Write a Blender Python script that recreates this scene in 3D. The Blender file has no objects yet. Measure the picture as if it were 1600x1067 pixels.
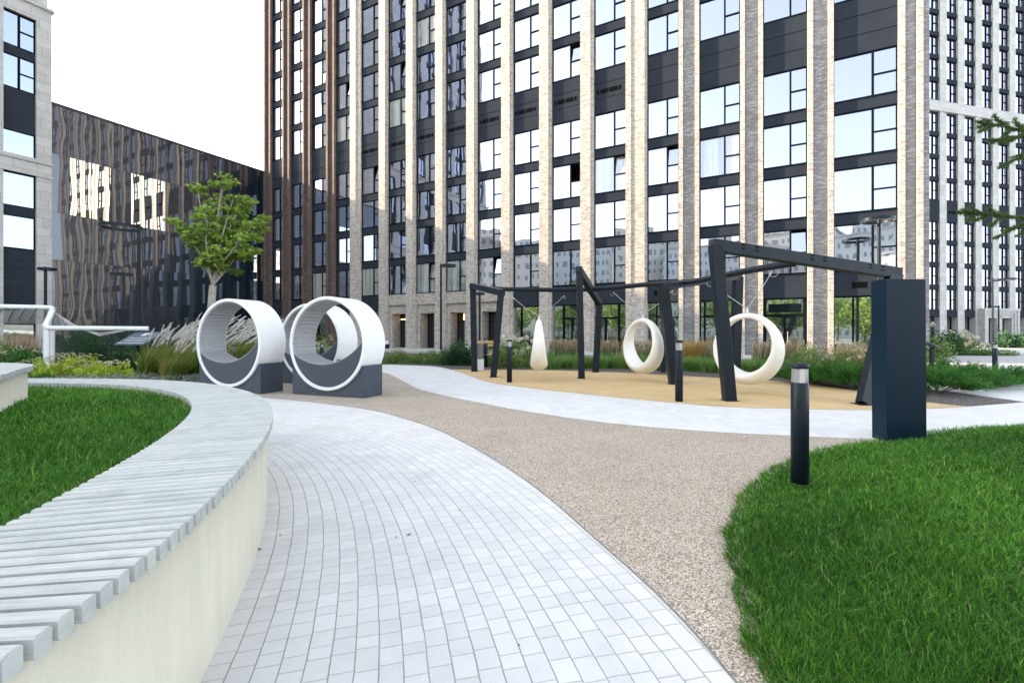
import bpy, bmesh, math, random
import numpy as np
from mathutils import Vector, Matrix
random.seed(7)
rng = np.random.default_rng(11)
PI = math.pi
R = math.radians
SC = bpy.context.scene
COL = SC.collection

# ------------------------------------------------------------------ camera, sky, sun, exposure
F, EYE, HY = 717.0, 1.4, 520.5            # focal length in photo pixels, eye height, horizon row
cd = bpy.data.cameras.new('camera')
cam = bpy.data.objects.new('camera', cd); COL.objects.link(cam)
cam.location = (0, 0, EYE); cam.rotation_euler = (R(90), 0, 0)
cd.sensor_width = 36; cd.lens = F / 1600 * 36
cd.shift_y = (HY - 533.5) / 1600
cd.clip_start = 0.05; cd.clip_end = 2000
SC.camera = cam

EU = Vector((0.8815, -0.4722, 0)); EN = Vector((0.4722, 0.8815, 0))   # along / away from the main facade
K = 0.22
Lh = (EU + EN * K); SUNEL = math.atan(0.372 / Lh.length)
Ld = Vector((Lh.x, Lh.y, -Lh.length * math.tan(SUNEL))).normalized()
world = bpy.data.worlds.new('World'); SC.world = world; world.use_nodes = True
nt = world.node_tree; nt.nodes.clear()
sky = nt.nodes.new('ShaderNodeTexSky'); sky.sky_type = 'NISHITA'; sky.sun_disc = False
sky.sun_elevation = SUNEL; sky.sun_rotation = math.atan2(-Lh.x, -Lh.y)
sky.dust_density = 2.5; sky.air_density = 1.0; sky.ozone_density = 1.0
hs = nt.nodes.new('ShaderNodeHueSaturation'); hs.inputs['Saturation'].default_value = 0.40
bg = nt.nodes.new('ShaderNodeBackground'); bg.inputs['Strength'].default_value = 0.15
wo = nt.nodes.new('ShaderNodeOutputWorld')
nt.links.new(sky.outputs[0], hs.inputs['Color']); nt.links.new(hs.outputs[0], bg.inputs[0]); nt.links.new(bg.outputs[0], wo.inputs[0])
sd = bpy.data.lights.new('sun', 'SUN'); sd.energy = 3.2; sd.angle = R(0.5); sd.color = (1.0, 0.80, 0.57)
sun = bpy.data.objects.new('sun', sd); COL.objects.link(sun)
sun.rotation_euler = Ld.to_track_quat('-Z', 'Y').to_euler()
SC.view_settings.view_transform = 'Standard'; SC.view_settings.look = 'None'
SC.view_settings.gamma = 1; SC.view_settings.exposure = 2.45
SC.cycles.max_bounces = 6; SC.cycles.diffuse_bounces = 3; SC.cycles.glossy_bounces = 4
SC.cycles.transmission_bounces = 6; SC.cycles.transparent_max_bounces = 8
SC.cycles.caustics_reflective = False; SC.cycles.caustics_refractive = False

# ------------------------------------------------------------------ helpers
def gp(x, y, z=0.0):                     # photo pixel of a point at height z -> world point
    Y = (EYE - z) * F / (y - HY)
    return Vector(((x - 800) / F * Y, Y, z))
def at(x, Y, z=0.0):                     # pixel column at depth Y
    return Vector(((x - 800) / F * Y, Y, z))
def zat(y, Y):                           # height of pixel row y at depth Y
    return EYE + (HY - y) / F * Y

def tag(o, label=None, cat=None, group=None, kind=None):
    if label: o['label'] = label
    if cat: o['category'] = cat
    if group: o['group'] = group
    if kind: o['kind'] = kind
    return o
def empty(name, loc=(0, 0, 0), rz=0.0):
    o = bpy.data.objects.new(name, None); COL.objects.link(o)
    o.location = loc; o.rotation_euler = (0, 0, rz); o.empty_display_size = 0.2
    return o
def link_mesh(name, me, m, parent=None):
    o = bpy.data.objects.new(name, me); COL.objects.link(o)
    if m: me.materials.append(m)
    if parent: o.parent = parent
    return o
def copy_tree(o, parent=None):
    c = o.copy(); COL.objects.link(c); c.parent = parent
    for ch in list(o.children): copy_tree(ch, c)
    return c

class MB:
    def __init__(s): s.v = []; s.f = []; s.smooth = []; s.mi = []; s.cur = 0
    def add(s, vs, fs, sm=False):
        n = len(s.v); s.v += [tuple(p) for p in vs]
        for f in fs: s.f.append(tuple(i + n for i in f)); s.smooth.append(sm); s.mi.append(s.cur)
    def box(s, x0, x1, y0, y1, z0, z1, c=0.0):
        if c <= 0:
            s.add([(x0,y0,z0),(x1,y0,z0),(x1,y1,z0),(x0,y1,z0),(x0,y0,z1),(x1,y0,z1),(x1,y1,z1),(x0,y1,z1)],
                  [(3,2,1,0),(4,5,6,7),(0,1,5,4),(1,2,6,5),(2,3,7,6),(3,0,4,7)])
        else:
            bm = bmesh.new(); bmesh.ops.create_cube(bm, size=1)
            for v in bm.verts:
                v.co = ((x0+x1)/2+v.co.x*(x1-x0), (y0+y1)/2+v.co.y*(y1-y0), (z0+z1)/2+v.co.z*(z1-z0))
            bmesh.ops.bevel(bm, geom=bm.edges[:], offset=c, segments=2, affect='EDGES', profile=0.5)
            bm.verts.index_update()
            s.add([v.co[:] for v in bm.verts], [tuple(v.index for v in f.verts) for f in bm.faces]); bm.free()
    def bar(s, a, b, w, h, up=(0, 0, 1), c=0.0, w2=None, h2=None):   # rectangular section from a to b
        a = Vector(a); b = Vector(b); d = (b - a).normalized(); up = Vector(up)
        sx = d.cross(up)
        if sx.length < 1e-4: sx = d.cross(Vector((0, 1, 0)))
        sx.normalize(); sy = sx.cross(d).normalized()
        w2 = w2 or w; h2 = h2 or h; vs = []; n = 4
        def ring(p, w, h):
            if c > 0:
                n_ = [(-w/2+c,-h/2),(w/2-c,-h/2),(w/2,-h/2+c),(w/2,h/2-c),(w/2-c,h/2),(-w/2+c,h/2),(-w/2,h/2-c),(-w/2,-h/2+c)]
            else: n_ = [(-w/2,-h/2),(w/2,-h/2),(w/2,h/2),(-w/2,h/2)]
            return [p + sx * q[0] + sy * q[1] for q in n_]
        r1 = ring(a, w, h); r2 = ring(b, w2, h2); n = len(r1)
        s.add(r1 + r2, [(i, (i+1) % n, (i+1) % n + n, i + n) for i in range(n)] + [tuple(range(n))[::-1], tuple(range(n, 2*n))])
    def tube(s, pts, r, n=10, caps=True):
        pts = [Vector(p) for p in pts]; m = len(pts); vs = []
        rr = r if hasattr(r, '__len__') else [r] * m
        prev = None
        for i, p in enumerate(pts):
            d = (pts[min(i+1, m-1)] - pts[max(i-1, 0)]).normalized()
            if prev is None:
                a = d.cross(Vector((0, 0, 1)))
                if a.length < 1e-3: a = d.cross(Vector((1, 0, 0)))
            else: a = prev - d * prev.dot(d)
            a.normalize(); prev = a; b = d.cross(a)
            for k in range(n):
                t = 2 * PI * k / n; vs.append(p + (a * math.cos(t) + b * math.sin(t)) * rr[i])
        fs = [(i*n+k, i*n+(k+1) % n, (i+1)*n+(k+1) % n, (i+1)*n+k) for i in range(m-1) for k in range(n)]
        s.add(vs, fs, True)
        if caps: s.add(vs[:n], [tuple(range(n))[::-1]]); s.add(vs[-n:], [tuple(range(n))])
    def lathe(s, prof, cx=0, cy=0, n=24, sm=True):
        vs = [(cx + r*math.cos(2*PI*k/n), cy + r*math.sin(2*PI*k/n), z) for r, z in prof for k in range(n)]
        s.add(vs, [(i*n+k, i*n+(k+1) % n, (i+1)*n+(k+1) % n, (i+1)*n+k) for i in range(len(prof)-1) for k in range(n)], sm)
    def build(s, name, m, parent=None):
        me = bpy.data.meshes.new(name); me.from_pydata(s.v, [], s.f)
        me.polygons.foreach_set('use_smooth', s.smooth); ms = m if isinstance(m, (list, tuple)) else [m]
        o = link_mesh(name, me, ms[0], parent)
        for x in ms[1:]: me.materials.append(x)
        me.polygons.foreach_set('material_index', s.mi); me.update(); return o

def quads_mesh(name, V, nper, faces, var, m, parent=None):
    """V (N,nper,3) verts, faces: list of index tuples (all quads) per element, var (N,) colour variation"""
    N = V.shape[0]; fa = np.array(faces, dtype=np.int32); q = fa.shape[0]
    me = bpy.data.meshes.new(name)
    me.vertices.add(N * nper); me.vertices.foreach_set('co', V.reshape(-1).astype(np.float32))
    idx = (fa[None] + (np.arange(N, dtype=np.int32) * nper)[:, None, None]).reshape(-1)
    me.loops.add(N * q * 4); me.loops.foreach_set('vertex_index', idx)
    me.polygons.add(N * q); me.polygons.foreach_set('loop_start', np.arange(0, N*q*4, 4, dtype=np.int32))
    at_ = me.attributes.new('var', 'FLOAT', 'POINT')
    at_.data.foreach_set('value', np.repeat(var.astype(np.float32), nper))
    me.update(calc_edges=True); me.validate()
    return link_mesh(name, me, m, parent)

def blades(name, P, H, W, lean, bend, var, m, parent=None, seg=3, tipw=0.1):
    """grass-like blades. P (N,3) roots, H lengths, W widths, lean (N,2) horizontal lean vector at the tip (fraction of H), bend droop"""
    N = len(P); a = rng.uniform(0, 2*PI, N); sx = np.stack([np.cos(a), np.sin(a), 0*a], 1)
    V = np.zeros((N, 2*(seg+1), 3))
    for i in range(seg+1):
        t = i / seg
        c = P.copy()
        c[:, 0] += lean[:, 0] * H * t**1.6; c[:, 1] += lean[:, 1] * H * t**1.6
        ll = np.hypot(lean[:, 0], lean[:, 1])
        c[:, 2] += H * (t - bend * t**2.2) * np.sqrt(np.clip(1 - (0.45*ll)**2, 0.3, 1))
        w = (W * (1 - (1-tipw) * t**1.5))[:, None]
        V[:, 2*i] = c - sx * w / 2; V[:, 2*i+1] = c + sx * w / 2
    return quads_mesh(name, V, 2*(seg+1), [(2*i, 2*i+1, 2*i+3, 2*i+2) for i in range(seg)], var, m, parent)

def leaves(name, C, D, S, asp, var, m, parent=None):
    """rhombic leaves. C centres, D (N,3) directions, S lengths"""
    N = len(C); D = D / np.maximum(np.linalg.norm(D, axis=1, keepdims=True), 1e-6)
    rv = rng.normal(size=(N, 3)); side = np.cross(D, rv); side /= np.maximum(np.linalg.norm(side, axis=1, keepdims=True), 1e-6)
    nn = np.cross(D, side)
    S = S[:, None]; V = np.zeros((N, 4, 3))
    V[:, 0] = C - D*S/2; V[:, 1] = C + side*S*asp/2 + nn*S*0.06; V[:, 2] = C + D*S/2; V[:, 3] = C - side*S*asp/2 + nn*S*0.06
    return quads_mesh(name, V, 4, [(0, 1, 2, 3)], var, m, parent)

def catmull(pts, n=12, closed=False):
    P = [np.array(p, float) for p in pts]; out = []; m = len(P)
    for i in range(m if closed else m-1):
        p1 = P[i]; p2 = P[(i+1) % m]
        p0 = P[(i-1) % m] if (closed or i > 0) else 2*p1 - p2
        p3 = P[(i+2) % m] if (closed or i+2 < m) else 2*p2 - p1
        for k in range(n):
            t = k/n
            out.append(0.5*((2*p1)+(-p0+p2)*t+(2*p0-5*p1+4*p2-p3)*t*t+(-p0+3*p1-3*p2+p3)*t**3))
    if not closed: out.append(P[-1])
    return np.array(out)
def resample(pts, step, smooth=0):
    pts = np.asarray(pts, float); d = np.r_[0, np.cumsum(np.hypot(*np.diff(pts, axis=0).T))]
    n = max(2, int(round(d[-1]/step))); t = np.linspace(0, d[-1], n+1)
    q = np.stack([np.interp(t, d, pts[:, 0]), np.interp(t, d, pts[:, 1])], 1)
    for _ in range(smooth):
        q[1:-1] = 0.25*q[:-2] + 0.5*q[1:-1] + 0.25*q[2:]
    return q
def normals2(q):
    t = np.gradient(q, axis=0); t /= np.hypot(t[:, 0], t[:, 1])[:, None]
    return t, np.stack([t[:, 1], -t[:, 0]], 1)          # right-hand normal
def inside(poly, P):
    x, y = P[:, 0], P[:, 1]; c = np.zeros(len(P), bool); n = len(poly)
    for i in range(n):
        x1, y1 = poly[i]; x2, y2 = poly[(i+1) % n]
        if y1 == y2: continue
        k = ((y1 > y) != (y2 > y)) & (x < (x2-x1)*(y-y1)/(y2-y1)+x1); c ^= k
    return c
def edge_dist(poly, P):
    d = np.full(len(P), 1e9); n = len(poly)
    for i in range(n):
        a = np.array(poly[i]); b = np.array(poly[(i+1) % n]); ab = b-a; L = max(ab@ab, 1e-9)
        t = np.clip(((P-a)@ab)/L, 0, 1); q = a + t[:, None]*ab
        d = np.minimum(d, np.hypot(*(P-q).T))
    return d
def sheet(name, poly, z, m, kind='structure'):
    me = bpy.data.meshes.new(name); bm = bmesh.new()
    f = bm.faces.new([bm.verts.new((p[0], p[1], z)) for p in poly]); bm.normal_update()
    if f.normal.z < 0: f.normal_flip()
    bmesh.ops.triangulate(bm, faces=bm.faces[:]); bm.to_mesh(me); bm.free()
    o = link_mesh(name, me, m); o['kind'] = kind; return o

# ------------------------------------------------------------------ materials
def newmat(name):
    m = bpy.data.materials.new(name); m.use_nodes = True; t = m.node_tree; t.nodes.clear()
    o = t.nodes.new('ShaderNodeOutputMaterial'); b = t.nodes.new('ShaderNodeBsdfPrincipled')
    t.links.new(b.outputs[0], o.inputs[0]); return m, t, b
def N(t, typ, **kw):
    n = t.nodes.new(typ)
    for k, v in kw.items():
        if k in n.inputs: n.inputs[k].default_value = v
        else: setattr(n, k, v)
    return n
def ramp(t, fac, stops, interp='LINEAR'):
    r = t.nodes.new('ShaderNodeValToRGB'); r.color_ramp.interpolation = interp; e = r.color_ramp.elements
    while len(e) < len(stops): e.new(0.5)
    for i, (p, c) in enumerate(stops): e[i].position = p; e[i].color = (*c, 1)
    t.links.new(fac, r.inputs[0]); return r
def math_(t, op, a, b=None, c=None):
    n = t.nodes.new('ShaderNodeMath'); n.operation = op
    for i, v in enumerate((a, b, c)):
        if v is None: continue
        if isinstance(v, (int, float)): n.inputs[i].default_value = v
        else: t.links.new(v, n.inputs[i])
    return n.outputs[0]
def coords(t, kind='Object', scale=(1, 1, 1)):
    tc = t.nodes.new('ShaderNodeTexCoord'); mp = t.nodes.new('ShaderNodeMapping'); mp.inputs['Scale'].default_value = scale
    t.links.new(tc.outputs[kind], mp.inputs[0]); return mp.outputs[0]
def noise(t, vec, scale, detail=4, rough=0.55):
    n = N(t, 'ShaderNodeTexNoise', Scale=scale, Detail=detail, Roughness=rough); t.links.new(vec, n.inputs['Vector']); return n.outputs['Fac']
def bump(t, b, h, dist, strength=1.0, normal=None):
    n = N(t, 'ShaderNodeBump', Distance=dist, Strength=strength); t.links.new(h, n.inputs['Height'])
    if normal: t.links.new(normal, n.inputs['Normal'])
    t.links.new(n.outputs[0], b.inputs['Normal']); return n.outputs[0]
def mixc(t, fac, a, b, mode='MIX'):
    n = t.nodes.new('ShaderNodeMix'); n.data_type = 'RGBA'; n.blend_type = mode
    if isinstance(fac, (int, float)): n.inputs[0].default_value = fac
    else: t.links.new(fac, n.inputs[0])
    for i, v in ((6, a), (7, b)):
        if isinstance(v, tuple): n.inputs[i].default_value = (*v, 1)
        else: t.links.new(v, n.inputs[i])
    return n.outputs[2]

def simple(name, c1, c2=None, rough=0.5, scale=6, metallic=0.0, bumpd=0.0, bscale=60, spec=0.5):
    m, t, b = newmat(name); v = coords(t)
    if spec == 0: b.inputs['IOR'].default_value = 1.0
    c2 = c2 or tuple(x*0.85 for x in c1)
    n1 = noise(t, v, scale, 5); r = ramp(t, n1, [(0.3, c2), (0.7, c1)])
    t.links.new(r.outputs[0], b.inputs['Base Color']); b.inputs['Roughness'].default_value = rough
    b.inputs['Metallic'].default_value = metallic; b.inputs['Specular IOR Level'].default_value = spec
    rr = ramp(t, noise(t, v, scale*3, 3), [(0.3, (rough*0.85,)*3), (0.7, (min(1, rough*1.15),)*3)])
    t.links.new(rr.outputs[0], b.inputs['Roughness'])
    if bumpd > 0: bump(t, b, noise(t, v, bscale, 3), bumpd)
    return m

def brick(name, cols, mortar, bw=0.24, bh=0.065, rough=0.85, mort=0.012, bumpd=0.006, glints=False, grime=0.25):
    m, t, b = newmat(name); tc = t.nodes.new('ShaderNodeTexCoord'); sp = t.nodes.new('ShaderNodeSeparateXYZ')
    t.links.new(tc.outputs['Object'], sp.inputs[0])
    u = math_(t, 'ADD', sp.outputs[0], sp.outputs[1]); row = math_(t, 'FLOOR', math_(t, 'DIVIDE', sp.outputs[2], bh))
    us = math_(t, 'ADD', math_(t, 'DIVIDE', u, bw), math_(t, 'MULTIPLY', row, 0.5)); cell = math_(t, 'FLOOR', us)
    cv = t.nodes.new('ShaderNodeCombineXYZ'); t.links.new(cell, cv.inputs[0]); t.links.new(row, cv.inputs[1])
    wn = t.nodes.new('ShaderNodeTexWhiteNoise'); wn.noise_dimensions = '3D'; t.links.new(cv.outputs[0], wn.inputs['Vector'])
    n = len(cols); r = ramp(t, wn.outputs['Value'], [((i+0.0)/n, c) for i, c in enumerate(cols)], 'CONSTANT')
    fu = math_(t, 'FRACT', us); fv = math_(t, 'FRACT', math_(t, 'DIVIDE', sp.outputs[2], bh))
    du = math_(t, 'MINIMUM', fu, math_(t, 'SUBTRACT', 1, fu)); dv = math_(t, 'MINIMUM', fv, math_(t, 'SUBTRACT', 1, fv))
    ju = math_(t, 'LESS_THAN', du, mort/bw/2); jv = math_(t, 'LESS_THAN', dv, mort/bh/2); j = math_(t, 'MAXIMUM', ju, jv)
    c = mixc(t, j, r.outputs[0], mortar)
    g = ramp(t, noise(t, tc.outputs['Object'], 0.9, 6, 0.6), [(0.3, (1-grime,)*3), (0.65, (1, 1, 1))])
    c = mixc(t, 1.0, c, g.outputs[0], 'MULTIPLY'); t.links.new(c, b.inputs['Base Color'])
    b.inputs['Roughness'].default_value = rough
    h = math_(t, 'ADD', math_(t, 'MULTIPLY', j, -1), wn.outputs['Value'])
    bump(t, b, h, bumpd)
    if glints:
        rr = ramp(t, wn.outputs['Value'], [(0.0, (0.55,)*3), (0.7, (0.16,)*3)], 'CONSTANT'); t.links.new(rr.outputs[0], b.inputs['Roughness'])
        nv = t.nodes.new('ShaderNodeTexWhiteNoise'); nv.noise_dimensions = '3D'
        cv2 = t.nodes.new('ShaderNodeCombineXYZ'); t.links.new(cell, cv2.inputs[0]); t.links.new(row, cv2.inputs[1]); cv2.inputs[2].default_value = 5
        t.links.new(cv2.outputs[0], nv.inputs['Vector'])
        bump(t, b, math_(t, 'ADD', h, noise(t, tc.outputs['Object'], 9, 2)), 0.03)
    return m

M = {}
M['brick_light'] = brick('light_brick', [(.47,.43,.385),(.39,.355,.32),(.53,.485,.43),(.27,.24,.215),(.46,.425,.385),(.50,.45,.39),(.36,.33,.30)], (.44,.41,.37), bw=.21, grime=.05, bumpd=.0007)
M['brick_grey'] = brick('glazed_grey_brick', [(.27,.265,.275),(.33,.325,.335),(.23,.225,.235),(.42,.415,.43),(.29,.28,.285)], (.30,.295,.30), rough=.4, glints=True)
M['brick_brown'] = brick('brown_brick', [(.11,.078,.066),(.145,.10,.083),(.085,.062,.055),(.17,.12,.10)], (.14,.105,.09), bumpd=.002)
M['dark_metal'] = simple('charcoal_metal', (.014,.018,.026), (.010,.014,.021), .42, 2)
M['spandrel'] = simple('charcoal_cladding', (.035,.042,.055), (.029,.035,.046), .7, .7, spec=0)
M['frame'] = simple('window_frame_metal', (.010,.014,.020), None, .6, spec=0)
M['black'] = simple('dark_interior', (.008,.008,.009), None, .8, spec=0)
M['steel_navy'] = simple('navy_painted_steel', (.004,.018,.034), (.0035,.0145,.028), .42, 3, spec=.14, bumpd=.0006, bscale=220)
M['anthracite'] = simple('anthracite_painted_steel', (.012,.019,.028), (.009,.015,.022), .40, 4, spec=.18, bumpd=.0004, bscale=250)
M['block'] = simple('dark_block_panel', (.045,.060,.088), (.038,.051,.076), .42, 3)
M['white_shell'] = simple('white_shell', (.80,.81,.82), (.74,.755,.77), .38, 3, bumpd=.001, bscale=20)
M['white_tube'] = simple('white_tube', (.78,.80,.82), (.70,.73,.76), .4, 3)
M['swing'] = simple('swing_plastic', (.80,.79,.74), (.73,.71,.65), .38, 4, bumpd=.0015, bscale=14)
M['cable'] = simple('steel_cable', (.55,.55,.54), None, .35, metallic=.7)
M['stone_wall'] = None
M['yellow_wood'] = simple('yellow_timber', (.55,.36,.12), (.44,.27,.09), .55, 9)
M['bin_grey'] = simple('grey_bin_slats', (.22,.23,.25), None, .5)
M['concrete'] = simple('pale_concrete', (.52,.52,.51), (.43,.43,.42), .85, 5, bumpd=.003, bscale=80)
M['bark'] = simple('pale_bark', (.42,.39,.34), (.26,.24,.21), .85, 14, bumpd=.01, bscale=40)
M['dark_bark'] = simple('brown_bark', (.13,.09,.06), (.08,.055,.04), .9, 14, bumpd=.01, bscale=40)
M['sign_grey'] = simple('sign_plate', (.10,.125,.165), None, .4)
M['white_paint'] = simple('white_lettering', (.8,.8,.8), None, .5)
M['pend'] = None
def emis(name, c, s):
    m, t, b = newmat(name); b.inputs['Base Color'].default_value = (*c, 1)
    b.inputs['Emission Color'].default_value = (*c, 1); b.inputs['Emission Strength'].default_value = s; return m
M['pendant'] = emis('pendant_glow', (1.0, .55, .18), 1.2)

def glass(name, c, wav=.0016, wsc=.7, dark=(.012,.016,.02), f0=.5):
    """coated reflective glazing over a dark interior"""
    m, t, b = newmat(name); out = [n for n in t.nodes if n.type == 'OUTPUT_MATERIAL'][0]
    b.inputs['Base Color'].default_value = (*dark, 1); b.inputs['Roughness'].default_value = .25
    g = N(t, 'ShaderNodeBsdfGlossy', Roughness=.012); g.inputs['Color'].default_value = (*c, 1)
    v = coords(t, 'Object', (1, 1, .75)); bn = N(t, 'ShaderNodeBump', Distance=wav, Strength=1.0)
    t.links.new(noise(t, v, wsc, 1, .4), bn.inputs['Height']); t.links.new(bn.outputs[0], g.inputs['Normal'])
    fr = N(t, 'ShaderNodeFresnel', IOR=1.5); fac = math_(t, 'MINIMUM', math_(t, 'ADD', math_(t, 'MULTIPLY', fr.outputs[0], .9), f0), 1.0)
    mx = t.nodes.new('ShaderNodeMixShader'); t.links.new(fac, mx.inputs[0]); t.links.new(b.outputs[0], mx.inputs[1]); t.links.new(g.outputs[0], mx.inputs[2])
    t.links.new(mx.outputs[0], out.inputs[0]); return m
M['glass'] = glass('window_glass', (.62,.665,.81), .004, .9, f0=.62)
M['glass_curtain'] = glass('glass_over_pale_curtain', (.62,.665,.81), .004, .9, dark=(.34,.36,.31), f0=.30)
_t = M['glass_curtain'].node_tree; _b = [n for n in _t.nodes if n.type == 'BSDF_PRINCIPLED'][0]
_r = ramp(_t, noise(_t, coords(_t, 'Object', (7, 7, .12)), 1.6, 3), [(.35, (.20,.22,.19)), (.65, (.46,.48,.42))]); _t.links.new(_r.outputs[0], _b.inputs['Base Color'])
M['glass_left'] = glass('tinted_window_glass', (.36,.42,.53), .004, .9, f0=.62)
M['glass_low'] = glass('ground_floor_glass', (.80,.90,.88), .004, .9, f0=.46)
M['glass_dark'] = glass('black_glass_cladding', (.37,.41,.49), .0075, .46, f0=.10, dark=(.003,.010,.020))
M['glass_bright'] = glass('clear_mirror_glass', (.92,.94,.88), .006, .4, f0=.85)
M['lens'] = glass('bollard_lens', (.8,.8,.8), .0001, 5, dark=(.25,.26,.27), f0=.25)

def stone():
    m, t, b = newmat('pale_stone_cladding'); tc = t.nodes.new('ShaderNodeTexCoord'); sp = t.nodes.new('ShaderNodeSeparateXYZ')
    t.links.new(tc.outputs['Object'], sp.inputs[0]); u = math_(t, 'ADD', sp.outputs[0], sp.outputs[1])
    row = math_(t, 'DIVIDE', sp.outputs[2], .62); rf = math_(t, 'FLOOR', row)
    us = math_(t, 'ADD', math_(t, 'DIVIDE', u, 1.15), math_(t, 'MULTIPLY', rf, .37)); cf = math_(t, 'FLOOR', us)
    cv = t.nodes.new('ShaderNodeCombineXYZ'); t.links.new(cf, cv.inputs[0]); t.links.new(rf, cv.inputs[1])
    wn = t.nodes.new('ShaderNodeTexWhiteNoise'); wn.noise_dimensions = '3D'; t.links.new(cv.outputs[0], wn.inputs['Vector'])
    r = ramp(t, wn.outputs['Value'], [(0, (.46,.46,.45)), (1, (.54,.54,.53))])
    jf = math_(t, 'FRACT', row); ju = math_(t, 'FRACT', us)
    j = math_(t, 'MAXIMUM', math_(t, 'LESS_THAN', jf, .03), math_(t, 'LESS_THAN', ju, .016))
    c = mixc(t, j, r.outputs[0], (.26,.26,.26))
    g = ramp(t, noise(t, tc.outputs['Object'], 1.3, 8, .65), [(0.3, (.82,.82,.81)), (0.7, (1, 1, 1))])
    t.links.new(mixc(t, 1.0, c, g.outputs[0], 'MULTIPLY'), b.inputs['Base Color']); b.inputs['Roughness'].default_value = .75
    bump(t, b, math_(t, 'MULTIPLY', j, -1), .006); return m
M['stone_wall'] = stone()

def foliage(name, stops, rough=.55, trans=.3):
    m, t, b = newmat(name); out = [n for n in t.nodes if n.type == 'OUTPUT_MATERIAL'][0]
    a = t.nodes.new('ShaderNodeAttribute'); a.attribute_name = 'var'
    r = ramp(t, a.outputs['Fac'], stops); t.links.new(r.outputs[0], b.inputs['Base Color'])
    b.inputs['Roughness'].default_value = rough; b.inputs['Specular IOR Level'].default_value = .35
    tr = t.nodes.new('ShaderNodeBsdfTranslucent'); t.links.new(r.outputs[0], tr.inputs[0])
    mx = t.nodes.new('ShaderNodeMixShader'); mx.inputs[0].default_value = trans
    t.links.new(b.outputs[0], mx.inputs[1]); t.links.new(tr.outputs[0], mx.inputs[2]); t.links.new(mx.outputs[0], out.inputs[0]); return m
M['lawn'] = foliage('lawn_blades', [(0, (.016,.075,.004)), (.35, (.048,.185,.010)), (.7, (.115,.31,.022)), (.93, (.25,.45,.08)), (1, (.42,.40,.20))])
M['maple'] = foliage('maple_leaves', [(0, (.08,.15,.02)), (.5, (.21,.33,.045)), (1, (.38,.48,.13))])
M['shrub'] = foliage('shrub_leaves', [(0, (.05,.12,.025)), (.5, (.16,.26,.06)), (1, (.33,.41,.13))])
M['shrub_dark'] = foliage('dark_conifer_needles', [(0, (.015,.052,.022)), (.5, (.040,.110,.045)), (1, (.09,.19,.08))])
M['juniper'] = foliage('juniper_needles', [(0, (.016,.075,.012)), (.5, (.042,.16,.022)), (1, (.11,.29,.045))])
M['lime'] = foliage('lime_sedum_leaves', [(0, (.22,.34,.03)), (.5, (.42,.54,.05)), (1, (.58,.66,.12))])
M['sedum_top'] = foliage('sedum_flower_heads', [(0, (.50,.48,.28)), (1, (.66,.60,.44))])
M['tuft'] = foliage('green_tuft_blades', [(0, (.04,.12,.025)), (.5, (.12,.26,.05)), (1, (.32,.42,.14))])
M['fountain'] = foliage('fountain_grass_blades', [(0, (.08,.10,.03)), (.35, (.13,.24,.035)), (.7, (.24,.34,.07)), (.9, (.44,.37,.15)), (1, (.40,.26,.12))])
M['plume'] = foliage('silver_plumes', [(0, (.62,.60,.60)), (1, (.88,.86,.84))])
M['reed'] = foliage('straw_reed_plumes', [(0, (.34,.27,.17)), (.5, (.52,.42,.28)), (1, (.66,.56,.42))])
M['reed_gold'] = foliage('golden_grass', [(0, (.30,.20,.05)), (.5, (.48,.33,.09)), (1, (.60,.46,.18))])
M['blossom'] = foliage('white_blossom', [(0, (.60,.62,.45)), (.5, (.74,.72,.62)), (1, (.80,.68,.60))])
M['silver_leaf'] = foliage('silver_groundcover', [(0, (.20,.23,.20)), (1, (.40,.44,.40))])
M['rust'] = foliage('rusty_autumn_leaves', [(0, (.10,.10,.03)), (.5, (.24,.16,.06)), (1, (.42,.24,.12))])
M['spruce'] = foliage('spruce_needles', [(0, (.04,.09,.03)), (.5, (.10,.19,.05)), (1, (.20,.30,.10))])

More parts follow.
